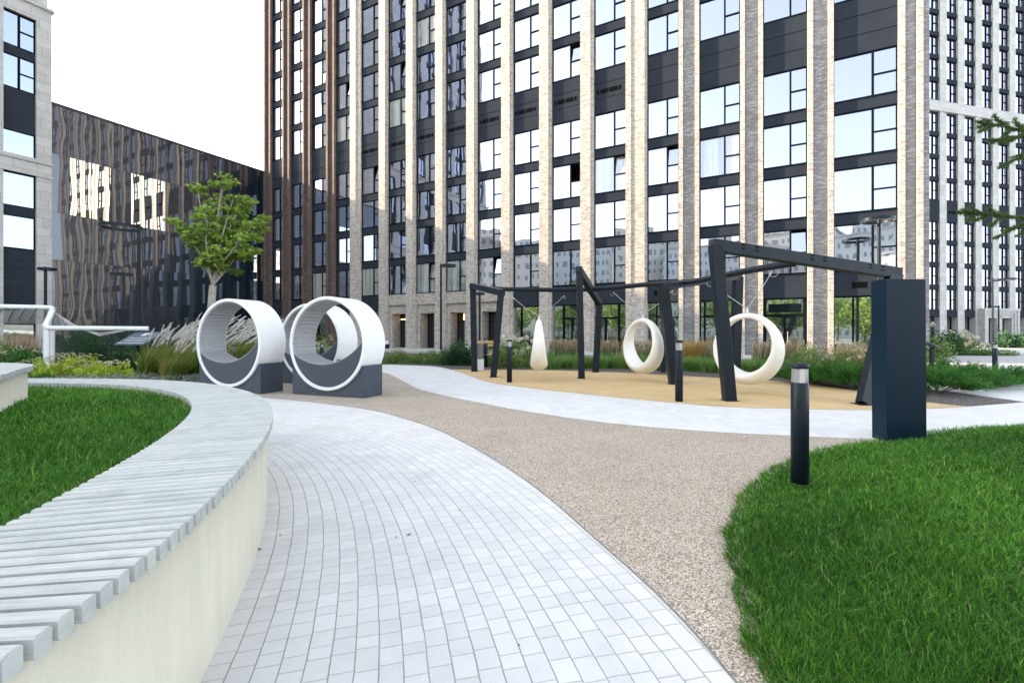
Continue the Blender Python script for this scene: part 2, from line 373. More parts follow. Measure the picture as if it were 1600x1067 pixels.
def ground_mat():
    m, t, b = newmat('pale_paving_slabs'); v = coords(t)
    br = N(t, 'ShaderNodeTexBrick', Scale=1.0); br.inputs['Brick Width'].default_value = .6; br.inputs['Row Height'].default_value = .3
    br.inputs['Mortar Size'].default_value = .004; br.inputs['Color1'].default_value = (.50,.50,.49,1); br.inputs['Color2'].default_value = (.44,.44,.44,1); br.inputs['Mortar'].default_value = (.30,.30,.30,1)
    t.links.new(v, br.inputs['Vector'])
    g = ramp(t, noise(t, v, .6, 8, .6), [(0.3, (.88,.88,.88)), (0.7, (1, 1, 1))])
    t.links.new(mixc(t, 1.0, br.outputs[0], g.outputs[0], 'MULTIPLY'), b.inputs['Base Color']); b.inputs['Roughness'].default_value = .8; return m
M['ground'] = ground_mat()
def setts(name, rw, bl, seed, cols, jcol, jw=.0045, jl=.0022, rand=True, bumpd=.006, uv=True, stain=.12, far_fade=False):
    """rows of setts along UV: u across the rows (m), v along the path (m)"""
    m, t, b = newmat(name); tc = t.nodes.new('ShaderNodeTexCoord'); sp = t.nodes.new('ShaderNodeSeparateXYZ')
    wob = t.nodes.new('ShaderNodeMix'); wob.data_type = 'VECTOR'
    nz = N(t, 'ShaderNodeTexNoise', Scale=5.0, Detail=1.0); t.links.new(tc.outputs['Object'], nz.inputs['Vector'])
    va = t.nodes.new('ShaderNodeVectorMath'); va.operation = 'MULTIPLY_ADD'; va.inputs[1].default_value = (.009,.009,0)
    t.links.new(nz.outputs['Color'], va.inputs[0]); t.links.new(tc.outputs['UV' if uv else 'Object'], va.inputs[2])
    t.links.new(va.outputs[0], sp.inputs[0])
    ru = math_(t, 'DIVIDE', sp.outputs[0], rw); rf = math_(t, 'FLOOR', ru)
    w1 = t.nodes.new('ShaderNodeTexWhiteNoise'); w1.noise_dimensions = '1D'; t.links.new(math_(t, 'ADD', rf, seed), w1.inputs['W'])
    lv = math_(t, 'ADD', math_(t, 'DIVIDE', sp.outputs[1], bl), w1.outputs['Value']); lf = math_(t, 'FLOOR', lv)
    # random joint offset inside the cell: vary block lengths
    cvj = t.nodes.new('ShaderNodeCombineXYZ'); t.links.new(rf, cvj.inputs[0]); t.links.new(lf, cvj.inputs[1])
    w2 = t.nodes.new('ShaderNodeTexWhiteNoise'); w2.noise_dimensions = '3D'; t.links.new(cvj.outputs[0], w2.inputs['Vector'])
    jp = math_(t, 'MULTIPLY', w2.outputs['Value'], .42)
    fr = math_(t, 'FRACT', lv); side = math_(t, 'LESS_THAN', fr, jp)     # left of the joint belongs to the previous block
    lid = math_(t, 'SUBTRACT', lf, side)
    cv = t.nodes.new('ShaderNodeCombineXYZ'); t.links.new(rf, cv.inputs[0]); t.links.new(lid, cv.inputs[1]); cv.inputs[2].default_value = 3
    wn = t.nodes.new('ShaderNodeTexWhiteNoise'); wn.noise_dimensions = '3D'; t.links.new(cv.outputs[0], wn.inputs['Vector'])
    fu = math_(t, 'FRACT', ru); du = math_(t, 'MULTIPLY', math_(t, 'MINIMUM', fu, math_(t, 'SUBTRACT', 1, fu)), rw)
    dl = math_(t, 'MULTIPLY', math_(t, 'ABSOLUTE', math_(t, 'SUBTRACT', fr, jp)), bl)
    hn = noise(t, tc.outputs['Object'], 3.5, 3)
    jw2 = math_(t, 'MULTIPLY', math_(t, 'ADD', hn, .5), jw)
    ju = N(t, 'ShaderNodeMapRange'); ju.interpolation_type = 'SMOOTHSTEP'; t.links.new(du, ju.inputs[0]); t.links.new(math_(t, 'MULTIPLY', jw2, .5), ju.inputs[1]); t.links.new(jw2, ju.inputs[2]); ju.inputs[3].default_value = 1; ju.inputs[4].default_value = 0
    jj = N(t, 'ShaderNodeMapRange'); jj.interpolation_type = 'SMOOTHSTEP'; t.links.new(dl, jj.inputs[0]); jj.inputs[1].default_value = jl*.5; jj.inputs[2].default_value = jl*1.3; jj.inputs[3].default_value = .58; jj.inputs[4].default_value = 0
    j = math_(t, 'MAXIMUM', ju.outputs[0], jj.outputs[0])
    r = ramp(t, wn.outputs['Value'], [(0, cols[0]), (.6, cols[1]), (1, cols[2])])
    gr = ramp(t, noise(t, tc.outputs['Object'], 260, 2, .7), [(0.35, (.80,.80,.81)), (0.62, (1, 1, 1))])
    st = ramp(t, noise(t, tc.outputs['Object'], 1.6, 9, .68), [(0.34, (1-stain,)*3), (0.58, (1, 1, 1))])
    c = mixc(t, 1.0, r.outputs[0], gr.outputs[0], 'MULTIPLY'); c = mixc(t, 1.0, c, st.outputs[0], 'MULTIPLY')
    c = mixc(t, j, c, jcol); t.links.new(c, b.inputs['Base Color']); b.inputs['Roughness'].default_value = .78
    h = math_(t, 'ADD', math_(t, 'MULTIPLY', j, -1), math_(t, 'MULTIPLY', wn.outputs['Value'], .25))
    h = math_(t, 'ADD', h, math_(t, 'MULTIPLY', noise(t, tc.outputs['Object'], 240, 2), .14))
    bump(t, b, h, bumpd); return m
M['setts'] = setts('pale_concrete_setts', .100, .100, 3, [(.67,.665,.65),(.71,.705,.69),(.745,.74,.725)], (.31,.305,.30), jw=.0030, jl=.0024, bumpd=.003)
M['band'] = setts('white_band_setts', .14, .2, 9, [(.68,.68,.67),(.72,.72,.71),(.75,.75,.74)], (.58,.58,.57), jw=.003, jl=.003, uv=False, bumpd=.002, stain=.08)
def gravel_mat(name, cols, scale, bumpd):
    m, t, b = newmat(name); v = coords(t)
    vo = N(t, 'ShaderNodeTexVoronoi', Scale=scale); t.links.new(v, vo.inputs['Vector'])
    sp = t.nodes.new('ShaderNodeSeparateColor'); t.links.new(vo.outputs['Color'], sp.inputs[0])
    n = len(cols); r = ramp(t, sp.outputs[0], [(i/n, c) for i, c in enumerate(cols)], 'CONSTANT')
    dk = ramp(t, vo.outputs['Distance'], [(0.35, (1, 1, 1)), (0.75, (.40,.38,.36))])
    g = ramp(t, noise(t, v, 1.4, 6, .6), [(0.3, (.84,.84,.84)), (0.7, (1, 1, 1))])
    c = mixc(t, 1.0, mixc(t, 1.0, r.outputs[0], dk.outputs[0], 'MULTIPLY'), g.outputs[0], 'MULTIPLY')
    t.links.new(c, b.inputs['Base Color']); b.inputs['Roughness'].default_value = .7
    bump(t, b, math_(t, 'MULTIPLY', vo.outputs['Distance'], -1), bumpd); return m
M['gravel'] = gravel_mat('resin_bound_gravel', [(.60,.50,.39),(.74,.65,.53),(.34,.27,.22),(.68,.58,.47),(.82,.75,.65),(.50,.42,.34),(.70,.61,.50)], 110, .006)
M['mulch'] = gravel_mat('dark_stone_mulch', [(.10,.09,.09),(.17,.15,.15),(.06,.055,.055),(.24,.22,.21),(.13,.11,.10)], 28, .03)
M['rubber'] = simple('sand_rubber_surface', (.60,.44,.225), (.51,.365,.18), .85, 1.6, bumpd=.003, bscale=160)
M['soil'] = simple('dark_soil', (.016,.030,.008), (.008,.016,.004), .95, 8)
def wall_mat():
    m, t, b = newmat('cream_rendered_wall'); v = coords(t, 'Object', (1, 1, .16)); v2 = coords(t)
    s = ramp(t, noise(t, v, 9, 6, .6), [(0.30, (.60,.575,.475)), (0.6, (.655,.625,.515))])
    g = ramp(t, noise(t, v2, 1.5, 6), [(0.3, (.92,.92,.91)), (0.7, (1, 1, 1))])
    t.links.new(mixc(t, 1.0, s.outputs[0], g.outputs[0], 'MULTIPLY'), b.inputs['Base Color']); b.inputs['Roughness'].default_value = .7
    bump(t, b, noise(t, v2, 45, 5), .0025); return m
M['bench_wall'] = wall_mat()
def wood(name, c1, c2, c3):
    m, t, b = newmat(name); tc = t.nodes.new('ShaderNodeTexCoord'); mp = t.nodes.new('ShaderNodeMapping'); mp.inputs['Scale'].default_value = (4, 90, 90)
    t.links.new(tc.outputs['UV'], mp.inputs[0])
    n1 = noise(t, mp.outputs[0], 1.0, 5, .6); r = ramp(t, n1, [(0.25, c2), (0.5, c1), (0.8, c3)])
    a = t.nodes.new('ShaderNodeAttribute'); a.attribute_name = 'var'
    vv = ramp(t, a.outputs['Fac'], [(0, (.84,.86,.86)), (1, (1, 1, 1))])
    st = ramp(t, noise(t, tc.outputs['Object'], 7, 5, .65), [(0.30, (.80,.82,.80)), (0.5, (1, 1, 1))])
    c = mixc(t, 1.0, mixc(t, 1.0, r.outputs[0], vv.outputs[0], 'MULTIPLY'), st.outputs[0], 'MULTIPLY')
    t.links.new(c, b.inputs['Base Color']); b.inputs['Roughness'].default_value = .55
    bump(t, b, n1, .0012); return m
M['slats'] = wood('weathered_pale_slats', (.46,.475,.46), (.345,.365,.355), (.545,.555,.54))
M['hut_slats'] = simple('grey_composite_slats', (.36,.37,.40), (.31,.32,.35), .55, 8)

ORD = ['first', 'second', 'third', 'fourth', 'fifth', 'sixth', 'seventh', 'eighth', 'ninth', 'tenth', 'eleventh', 'twelfth',
       'thirteenth', 'fourteenth', 'fifteenth', 'sixteenth', 'seventeenth', 'eighteenth', 'nineteenth', 'twentieth']

# ------------------------------------------------------------------ ground, paths
sheet('ground', [(-900, -900), (900, -900), (900, 900), (-900, 900)], 0.0, M['ground'])

BO = [(-1.13, -2.2), (-1.06, -1.0), (-1.02, 0.0), (-1.02, .55), (-1.025, .97), (-1.05, 1.2), (-1.085, 1.42), (-1.145, 1.664), (-1.20, 1.85), (-1.262, 2.04),
      (-1.349, 2.303), (-1.472, 2.666), (-1.656, 3.13), (-1.926, 3.71), (-2.23, 4.25), (-2.70, 4.90), (-3.28, 5.5), (-3.93, 6.0),
      (-4.70, 6.40), (-5.71, 6.66), (-7.15, 6.75), (-9.5, 6.75), (-14, 6.6)]
bo = resample(catmull(BO, 10), .064, 60)              # outer edge of the long curved bench
bt, bn = normals2(bo)                                  # bn points away from the planter
# paver path ribbon: parallel to the bench wall
me = bpy.data.meshes.new('paver_path')
wl = resample(bo - bn * .045, .15, 4); wt, wnn = normals2(wl); s_ = np.r_[0, np.cumsum(np.hypot(*np.diff(wl, axis=0).T))]
offs = np.linspace(-.02, 4.6, 25); nb = len(offs)
V = [(wl[i, 0] + wnn[i, 0]*o, wl[i, 1] + wnn[i, 1]*o, .004) for i in range(len(wl)) for o in offs]
Fc = [(i*nb+k, i*nb+k+1, (i+1)*nb+k+1, (i+1)*nb+k) for i in range(len(wl)-1) for k in range(nb-1)]
me.from_pydata(V, [], Fc); uvl = me.uv_layers.new(name='UVMap')
for p in me.polygons:
    for li in p.loop_indices:
        vi = me.loops[li].vertex_index; uvl.data[li].uv = (offs[vi % nb], s_[vi // nb])
me.update(); bm = bmesh.new(); bm.from_mesh(me)
for f in bm.faces:
    if f.normal.z < 0: f.normal_flip()
bm.to_mesh(me); bm.free()
o = link_mesh('paver_path', me, M['setts']); o['kind'] = 'structure'

PE = [(1192, 1115), (1152, 1067), (1100, 1004), (1040, 938), (1000, 904), (900, 816), (860, 780), (800, 736), (740, 700), (680, 670), (624, 652), (576, 640), (500, 630), (430, 623)]
pe = [tuple(gp(*p)[:2]) for p in PE]
pe = [(1.15, -2.0), (.98, 0.5)] + pe + [(-8.0, 11.0)]
pec = resample(catmull(pe, 8), .15, 6)
gl = [(-8.0, 12.6), (-6.8, 14.0), (-6.6, 19.0), (-5.0, 21.0), (3, 18), (12, 12), (14, 3), (12, -2)]
sheet('gravel_path', [tuple(p) for p in pec] + gl, .008, M['gravel'])
# dark thin steel edging between the pavers and the gravel
eb = MB(); q = resample(pec, .25)
for i in range(len(q)-1): eb.bar((*q[i], .006), (*q[i+1], .006), .005, .010)
M['edging'] = simple('grey_edging', (.20,.21,.20), None, .7)
tag(eb.build('path_edging', M['edging']), kind='structure')

WL = [(601.6, 583), (631.5, 597), (652, 607.6), (683, 616), (724, 625), (765.6, 633), (798.6, 640), (870, 651), (950, 662), (1080, 673.6), (1181, 679.5), (1363, 687.5)]
WU = [(601, 569.5), (673, 572.6), (703.7, 577.7), (734.6, 588), (765.6, 598.4), (806.8, 604.5), (848, 609.7), (900, 615), (972, 622.6), (1040, 629), (1118.6, 636), (1248.6, 640), (1363, 641.5), (1451, 639.6), (1512, 636), (1600, 629)]
wlw = [(-9.5, 21.0), (-6.3, 18.2)] + [tuple(gp(*p)[:2]) for p in WL] + [(6.6, 5.6), (9.5, 5.2), (13, 5.0)]
wuw = [(-12, 24.5), (-8.5, 22.2)] + [tuple(gp(*p)[:2]) for p in WU]
wlc = resample(catmull(wlw, 8), .2, 3); wuc = resample(catmull(wuw, 8), .2, 3)
far_r = [(10.4, 12.0), (12.0, 13.9), (14.5, 15.6), (17.5, 16.2), (22, 15.5), (26, 10), (20, 5.0)]
sheet('white_paved_band', [tuple(p) for p in wlc] + far_r[::-1] + [tuple(p) for p in wuc][::-1], .012, M['band'])

YU = [(703.7, 577.7), (776, 578.6), (858, 579), (972, 582.6), (1040, 586.6), (1125, 591), (1215, 596), (1336, 611), (1451, 630), (1512, 636)]
yuw = [tuple(gp(*p)[:2]) for p in YU]; yuc = resample(catmull(yuw, 8), .2, 3)
ylow = [tuple(p) for p in wuc if yuw[0][0]-.02 < p[0] < yuw[-1][0]]
sheet('rubber_play_surface', ylow + [tuple(p) for p in yuc][::-1], .016, M['rubber'])
mb_near = [tuple(p) for p in wuc if p[0] < yuw[0][0]-.05] + [tuple(p) for p in yuc] + [tuple(p) for p in wuc if p[0] > yuw[-1][0]+.05]
terr = lambda u, n: tuple((EU*u + EN*n)[:2])
sheet('planting_bed', mb_near + [(10.4, 12.2), (12.0, 14.0), (14.2, 15.6), (15.8, 17.4)] + [terr(5.0, 24.2), terr(-8, 24.8), terr(-20, 24.8), terr(-31, 24.8)] + [(-13, 27)], .020, M['mulch'])
sheet('planting_bed', [(-34, 7.4), (-9.2, 7.9), (-8.3, 9.2), (-8.0, 11), (-7.6, 12.5), (-7.0, 14), (-7.2, 20), (-9.5, 24), (-14, 30), (-34, 28)], .024, M['mulch'])
sheet('planting_bed', [(22.5, 28.5), (31, 28.2), (33, 30), (30, 36), (27, 44), (24, 44)], .012, M['mulch'])
# raised paved terrace before the building
tb = MB(); 
p4 = [EU*-46 + EN*25.0, EU*3.2 + EN*24.4, EU*3.2 + EN*31, EU*-46 + EN*31]
tb.add([(p.x, p.y, 0) for p in p4] + [(p.x, p.y, .17) for p in p4], [(4,5,6,7), (0,1,5,4), (1,2,6,5), (3,0,4,7)])
tag(tb.build('terrace', M['concrete']), kind='structure')

# ------------------------------------------------------------------ main building
LEFTS = [v*.8758 for v in (-50.1, -46.8, -43.4, -39.7, -36.2, -32.3, -28.9, -25.5, -22.16, -18.7, -15.25, -11.83, -8.40, -4.77, -1.01, 2.67, 7.0)]
FZ = 28.9
RZ = math.atan2(EU.y, EU.x)
GY = .30                                                # glass plane behind the pillar fronts
bld = empty('brick_tower', EN * FZ, RZ)
tag(bld, 'tall brick tower with pale pillars and charcoal bands behind the ring swings', 'building')
ZT = 48.0
WD = [1.08]*4 + [.70]*8 + [1.18] + [1.14]*3 + [.92]
KIND = ['bc']*4 + ['n']*8 + ['w'] + ['gc']*4
for i, (x, w, k) in enumerate(zip(LEFTS, WD, KIND)):
    mb = MB()
    if k == 'n':
        mb.box(x, x+w, 0, 1.0, .0, ZT); mb.box(x+w, x+w+(.48 if i == 4 else .19), .10, 1.0, 0, ZT)
        mb.build('pillar', M['brick_light'], bld)
    elif k == 'w':
        mb.box(x, x+w, 0.05, 1.0, 0, ZT); mb.box(x, x+.34, 0, .05, 0, ZT); mb.box(x+w-.34, x+w, 0, .05, 0, ZT)
        mb.box(x+w, x+w+.12, .10, 1.0, 0, ZT); mb.build('pillar', M['brick_light'], bld)
    else:
        e = .24; main = M['brick_light'] if k == 'gc' else M['brick_brown']
        mb.box(x, x+e, 0, 1.0, 0, ZT); mb.box(x+w-e, x+w, 0, 1.0, 0, ZT)
        p = mb.build('pillar', main, bld)
        cb = MB(); cb.box(x+e, x+w-e, .16 if k == 'gc' else .22, .95, 0, ZT)
        cb.build('recessed_channel', M['brick_grey'] if k == 'gc' else M['brick_brown'], p)
# end wall and body
mb = MB(); X1 = LEFTS[-1] + WD[-1]
mb.box(X1, X1+.25, .12, 14, 0, ZT); mb.box(LEFTS[0]-.0, X1, 1.6, 14, 5.0, ZT); mb.box(LEFTS[0]-.35, LEFTS[0], .3, 14, 0, ZT)
mb.box(LEFTS[0]-.35, X1+.25, .0, 14, ZT, ZT+.9)
mb.build('wall', M['brick_grey'], bld)
mb = MB(); mb.box(LEFTS[0], X1, 1.9, 2.0, 0, 5.0); mb.build('dark_interior', M['black'], bld)
FLOOR = 2.905; WH = 2.30
rows = [(4.62, 7.02)] + [(15.72 - FLOOR*k - 2.30, 15.72 - FLOOR*k) for k in (2, 1, 0)]
up = [(18.60 + FLOOR*k, 18.60 + FLOOR*k + WH) for k in range(0, 10)]
PORTAL = {5, 6, 7, 8}
wins = []; spans = []
for i in range(16):
    x0 = LEFTS[i] + WD[i]; x1 = LEFTS[i+1]
    if KIND[i] in 'nw': x0 += {4: .48, 12: .12}.get(i, .19)
    edges = sorted(rows + up)
    zs = edges[0][0] if i in PORTAL else 3.32
    prev = zs
    ys = GY - .07
    for (a, b) in edges:
        if a - prev > .02: spans.append((i, x0, x1, prev, a))
        prev = b
        wins.append((i, x0, x1, a, b))
    spans.append((i, x0, x1, prev, ZT))
def loc2w(x, y, z): return EU*x + EN*(FZ+y) + Vector((0, 0, z))
def win_geo(fm, pm, x0, x1, z0, z1, y, openk=0, split=.63):
    f = .055; xm = x0 + (x1-x0)*split; zm = z0 + (z1-z0)*.47
    fm.box(x0, x1, y-.04, y+.05, z0, z0+f); fm.box(x0, x1, y-.04, y+.05, z1-f, z1)
    fm.box(x0, x0+f, y-.04, y+.05, z0+f, z1-f); fm.box(x1-f, x1, y-.04, y+.05, z0+f, z1-f)
    fm.box(xm-.045, xm+.045, y-.04, y+.05, z0+f, z1-f); fm.box(xm+.045, x1-f, y-.036, y+.05, zm-.035, zm+.035)
    def pane(a, b, c, d, yy):
        t1, t2 = rng.normal(0, .0022, 2); w = (b-a); h = (d-c)
        pm.add([(a, yy - w*t1, c), (b, yy + w*t1, c), (b, yy + w*t1 + h*t2, d), (a, yy - w*t1 + h*t2, d)], [(0, 1, 2, 3)])
    pane(x0+f, xm-.045, z0+f, z1-f, y+.02); pane(xm+.045, x1-f, z0+f, zm-.035, y+.02)
    if openk == 0: pane(xm+.045, x1-f, zm+.035, z1-f, y+.02)
    elif openk == 1:     # tilted inwards at the top
        a, b, c, d = xm+.045, x1-f, zm+.035, z1-f
        pm.add([(a, y+.02, c), (b, y+.02, c), (b, y+.20, d), (a, y+.20, d)], [(0, 1, 2, 3)])
    else:                # swung wide into the room
        a, b, c, d = xm+.045, x1-f, zm+.035, z1-f
        pm.add([(a, y+.45, c), (a+.35*(b-a), y+.1, c), (a+.35*(b-a), y+.1, d), (a, y+.45, d)], [(0, 1, 2, 3)])
def psize(wi):
    i, x0, x1, a, b = wi; P = loc2w((x0+x1)/2, GY, (a+b)/2)
    y = HY - (P.z-EYE)/P.y*F; s = (x1-x0)*(b-a)/P.y**2
    return -s if y > -25 else 1/s + 100
wins.sort(key=psize)
spans.sort(key=psize); rest = MB()
for n_, (i, x0, x1, a, b) in enumerate(spans):
    sp = MB() if n_ < 100 else rest; sp.cur = 0; sp.box(x0, x1, ys, GY+.35, a, b)
    sp.cur = 1
    if b - a > 2.8 and a < 20:
        for zz in (16.68, 17.66): sp.box(x0, x1, ys-.012, ys+.01, zz-.012, zz+.012)
    if b < ZT: sp.box(x0, x1, ys-.03, ys, b-.05, b)      # sill profile
    if n_ < 100: sp.build('spandrel_panel', [M['spandrel'], M['frame']], bld)
q = rest.build('upper_spandrels', [M['spandrel'], M['frame']], bld); q['kind'] = 'stuff'
OPEN = {(10, 3): 2, (9, 4): 1, (12, 2): 2, (4, 4): 1, (11, 3): 2}
fm = MB(); pm = MB(); bk = MB()
for n_, (i, x0, x1, a, b) in enumerate(wins):
    rowi = int(round((b - 7.0)/FLOOR)); ok = 0
    rr = random.random()
    if rr < .05: ok = 1
    if (i, rowi) in ((11, 2), (12, 2)): ok = 1
    if (i, rowi) == (10, 2): ok = 2
    if ok: bk.box(x0 + (x1-x0)*.6, x1, GY+.5, GY+.52, a, b)
    if n_ < 100:
        f1 = MB(); p1 = MB(); win_geo(f1, p1, x0, x1, a, b, GY, ok)
        cur = random.random() < .07 or (i in (6, 7) and rowi == 0)
        w = f1.build('window', M['frame'], bld); p1.build('window_pane', M['glass_curtain'] if cur else M['glass'], w)
    else: win_geo(fm, pm, x0, x1, a, b, GY, ok)
w = fm.build('upper_windows', M['frame'], bld); w['kind'] = 'stuff'; pp = pm.build('window_pane', M['glass'], w); pp['kind'] = 'stuff'
bk.box(LEFTS[0], X1, 1.52, 1.56, 4.6, ZT); bk.build('dark_interior', M['black'], bld)
# vent grilles in the tall band and above the shops
for i in range(4, 12):
    x0 = LEFTS[i] + WD[i]; x1 = LEFTS[i+1]; w = x1-x0; mb = MB(); yy = GY-.085
    a = x0 + w*.16; b = x0 + w*.88; L = b-a; zc = 16.72 + .42
    for s0, s1 in ((0, .09), (.14, .45), (.50, .82), (.87, .96)): mb.box(a+L*s0, a+L*s1, yy, yy+.02, zc-.16, zc+.12)
    mb.build('vent_grille', M['black'], bld)
for i in (12, 15):
    x0 = LEFTS[i] + WD[i]; x1 = LEFTS[i+1]; mb = MB(); c = x0 + (x1-x0)*.42
    mb.box(c-.32, c+.02, GY-.085, GY-.06, 3.72, 4.02); mb.box(c+.08, c+.42, GY-.085, GY-.06, 3.72, 4.02) if i == 12 else mb.box(c-.0, c+.3, GY-.085, GY-.06, 3.72, 4.02)
    mb.build('vent_grille', M['black'], bld)
# ground floor
for i in range(16):
    x0 = LEFTS[i] + WD[i]; x1 = LEFTS[i+1]; w = x1-x0
    if i in PORTAL:
        b = MB(); s1, s2 = .16, .42
        y1, y2 = .30, .40
        b.box(x0, x1, y1, 1.0, 4.28, 4.62)                                # upper lintel
        b.box(x0, x1, y1, 1.0, 3.74, 4.28)
        b.box(x0, x0+s1, y1, 1.0, .0, 3.74); b.box(x1-s1, x1, y1, 1.0, 0, 3.74)
        b.box(x0+s1, x1-s1, y2+.03, 1.5, 3.02, 3.74); b.box(x0+s1, x0+s2, y2+.03, 1.5, 0, 3.02); b.box(x1-s2, x1-s1, y2+.03, 1.5, 0, 3.02)
        b.box(x0, x1, .20, y1, 3.735, 3.80)
        b.build('portal_surround', M['brick_light'], bld)
        d = MB(); d.box(x0+s2, x0+s2+.06, 1.42, 1.5, .15, 3.02); d.box(x1-s2-.06, x1-s2, 1.42, 1.5, .15, 3.02); d.box(x0+s2, x1-s2, 1.42, 1.5, 2.94, 3.02); d.box(x0+s2+.06, x1-s2-.06, 1.42, 1.5, 2.25, 2.31)
        dd = d.build('portal_door', M['frame'], bld)
        g = MB(); g.add([(x0+s2+.06, 1.46, .15), (x1-s2-.06, 1.46, .15), (x1-s2-.06, 1.46, 2.94), (x0+s2+.06, 1.46, 2.94)], [(0,1,2,3)]); g.build('door_glass', glass('portal_glass', (.5,.52,.55), .003, .9, f0=.05) if i == 5 else bpy.data.materials['portal_glass'], dd)
        h = MB(); h.tube([(x1-s2-.2, 1.36, .9), (x1-s2-.2, 1.36, 1.6)], .018, 8); h.build('door_handle', M['cable'], dd)
        if i in (5, 6, 7):
            h = MB(); xc = (x0+x1)/2 + (.15 if i == 7 else .3)
            if i == 5: h.box(x0+s2+.1, x1-s2-.3, 1.38, 1.40, 2.55, 2.62)
            else: h.lathe([(.02, 2.95), (.05, 2.8), (.05, 2.45), (.0, 2.42)], xc, 1.15, 12)
            h.build('pendant_lamp', M['pendant'], bld)
    else:
        g = MB(); g.add([(x0, GY+.12, .15), (x1, GY+.12, .15), (x1, GY+.12, 3.32), (x0, GY+.12, 3.32)], [(0,1,2,3)])
        f = MB(); y = GY
        f.box(x0, x0+.07, y, y+.14, .1, 3.32); f.box(x1-.07, x1, y, y+.14, .1, 3.32); f.box(x0, x1, y, y+.14, 3.25, 3.32); f.box(x0, x1, y, y+.14, .1, .3)
        doors = {10: (.45, .95), 11: (.05, .75), 13: (.15, .95), 14: (.08, .92), 4: (.1, .9)}
        if i in doors:
            a, c = doors[i]; a = x0 + w*a; c = x0 + w*c
            f.box(a-.1, a, y, y+.14, .1, 3.25); f.box(c, c+.1, y, y+.14, .1, 3.25) if c+.1 < x1 else None
            f.box(a, c, y, y+.14, 2.32, 2.45); m_ = (a+c)/2
            f.box(m_-.06, m_+.06, y, y+.14, .1, 2.32)
            if i == 14: f.box(a+.1, c-.1, y-.02, y+.02, 2.55, 3.0)
        else:
            f.box(x0+w*.33-.03, x0+w*.33+.03, y, y+.14, .3, 3.25)
        fo = f.build('shopfront', M['frame'], bld); g.build('shopfront_glass', M['glass_low'], fo)
        if i in doors and i > 5:
            h = MB(); 
            for sx in (-.14, .14): h.tube([(m_+sx, y-.05, .9), (m_+sx, y-.05, 1.5)], .018, 8)
            h.build('door_handle', M['cable'], fo)

# ------------------------------------------------------------------ black glass wing and stone building on the left
UX = LEFTS[0] - .02
dk = empty('glass_building', EU*UX + EN*FZ, RZ)
tag(dk, 'low building with mirror-black glass cladding between stone block and brick tower', 'building')
body = MB(); body.box(-30, -.12, -16, 14, 0, 17.55); body.box(-30, .06, -16, 14, 17.55, 17.72); body.build('wall', M['dark_metal'], dk)
cl = MB(); zr = [0, 3.3, 6.6, 9.95, 14.1, 17.55]
nb_ = 13; wds = 16.0/nb_
bright = {(11, 3), (10, 3), (7, 3), (8, 3), (0, 2)}
def strip(mb, y0, y1, z0, z1, nx=3, nz=6, x=0.0):
    """one glass panel, slightly bowed"""
    t1, t2, bw = rng.normal(0, .006), rng.normal(0, .004), rng.normal(0, .006)
    vs = []; 
    for k in range(nz+1):
        for j in range(nx+1):
            a = j/nx; b = k/nz
            vs.append((x + (a-.5)*t1 + (b-.5)*t2 + bw*4*a*(1-a)*b*(1-b), y0 + (y1-y0)*a, z0 + (z1-z0)*b))
    mb.add(vs, [(k*(nx+1)+j, k*(nx+1)+j+1, (k+1)*(nx+1)+j+1, (k+1)*(nx+1)+j) for k in range(nz) for j in range(nx)], True)
for r_ in range(5):
    for c_ in range(nb_):
        y1 = -c_*wds - .004; y0 = -(c_+1)*wds + .004; z0 = zr[r_]+.006; z1 = zr[r_+1]-.006
        if (c_, r_) in bright: continue
        strip(cl, y0, y1, z0, z1)
cl.build('glass_cladding', M['glass_dark'], dk)
for cs, r_ in (((11, 10), 3), ((8, 7), 3), ((0,), 2)):
    w = MB(); f = MB()
    for c_ in cs:
        strip(w, -(c_+1)*wds+.004, -c_*wds-.004, zr[r_]+.006, zr[r_+1]-.006)
    y0 = -(max(cs)+1)*wds; y1 = -min(cs)*wds
    f.box(-.06, .02, y0-.0, y0+.03, zr[r_], zr[r_+1]); f.box(-.06, .02, y1-.03, y1, zr[r_], zr[r_+1])
    fo = f.build('window', M['frame'], dk); w.build('window_pane', M['glass_bright'], fo)

lb = empty('stone_building', EU*(UX+.45) + EN*FZ, RZ)     # local y = n - FZ
tag(lb, 'pale stone clad block with dark tall window bays at the left edge', 'building')
Y1 = 13.1*.99 - FZ + .1; Y0 = -12 - FZ
bays = []; y = 12.30 - FZ
s = MB(); bayw = 1.56; pier = 1.15
ys_ = []
while y - bayw > Y0 + 1: ys_.append((y-bayw, y)); y -= bayw + pier
lev = [('g', .3, 2.0), ('c', 2.0, 7.0), ('w', 7.05, 9.24), ('c', 9.24, 9.87), ('w', 9.87, 12.14), ('s', 12.14, 13.3), ('w', 13.3, 14.9), ('c', 14.9, 17.7), ('w', 17.7, 19.9), ('c', 19.9, 20.5), ('w', 20.5, 22.75), ('s', 22.75, 23.7)]
prevy = Y1
for (a, b) in ys_: s.box(-1.0, 0, b, prevy, 0, 23.7); prevy = a
s.box(-1.0, 0, Y0, prevy, 0, 23.7)
for (a, b) in ys_:
    for k, z0, z1 in lev:
        if k == 's': s.box(-1.0, -.002, a, b, z0, z1)
s.box(-12, -1.0, Y0, Y1, 0, 23.7)
for (a, b), (a2, b2) in zip(ys_, ys_[1:] + [(Y0, Y0)]): s.box(-1.2, -.35, b2, a, 23.9, 60)
s.box(-1.2, -.35, ys_[0][1], Y1-.1, 23.9, 60); s.box(-12, -1.2, Y0, Y1-.1, 23.9, 60)
s.build('wall', M['stone_wall'], lb)
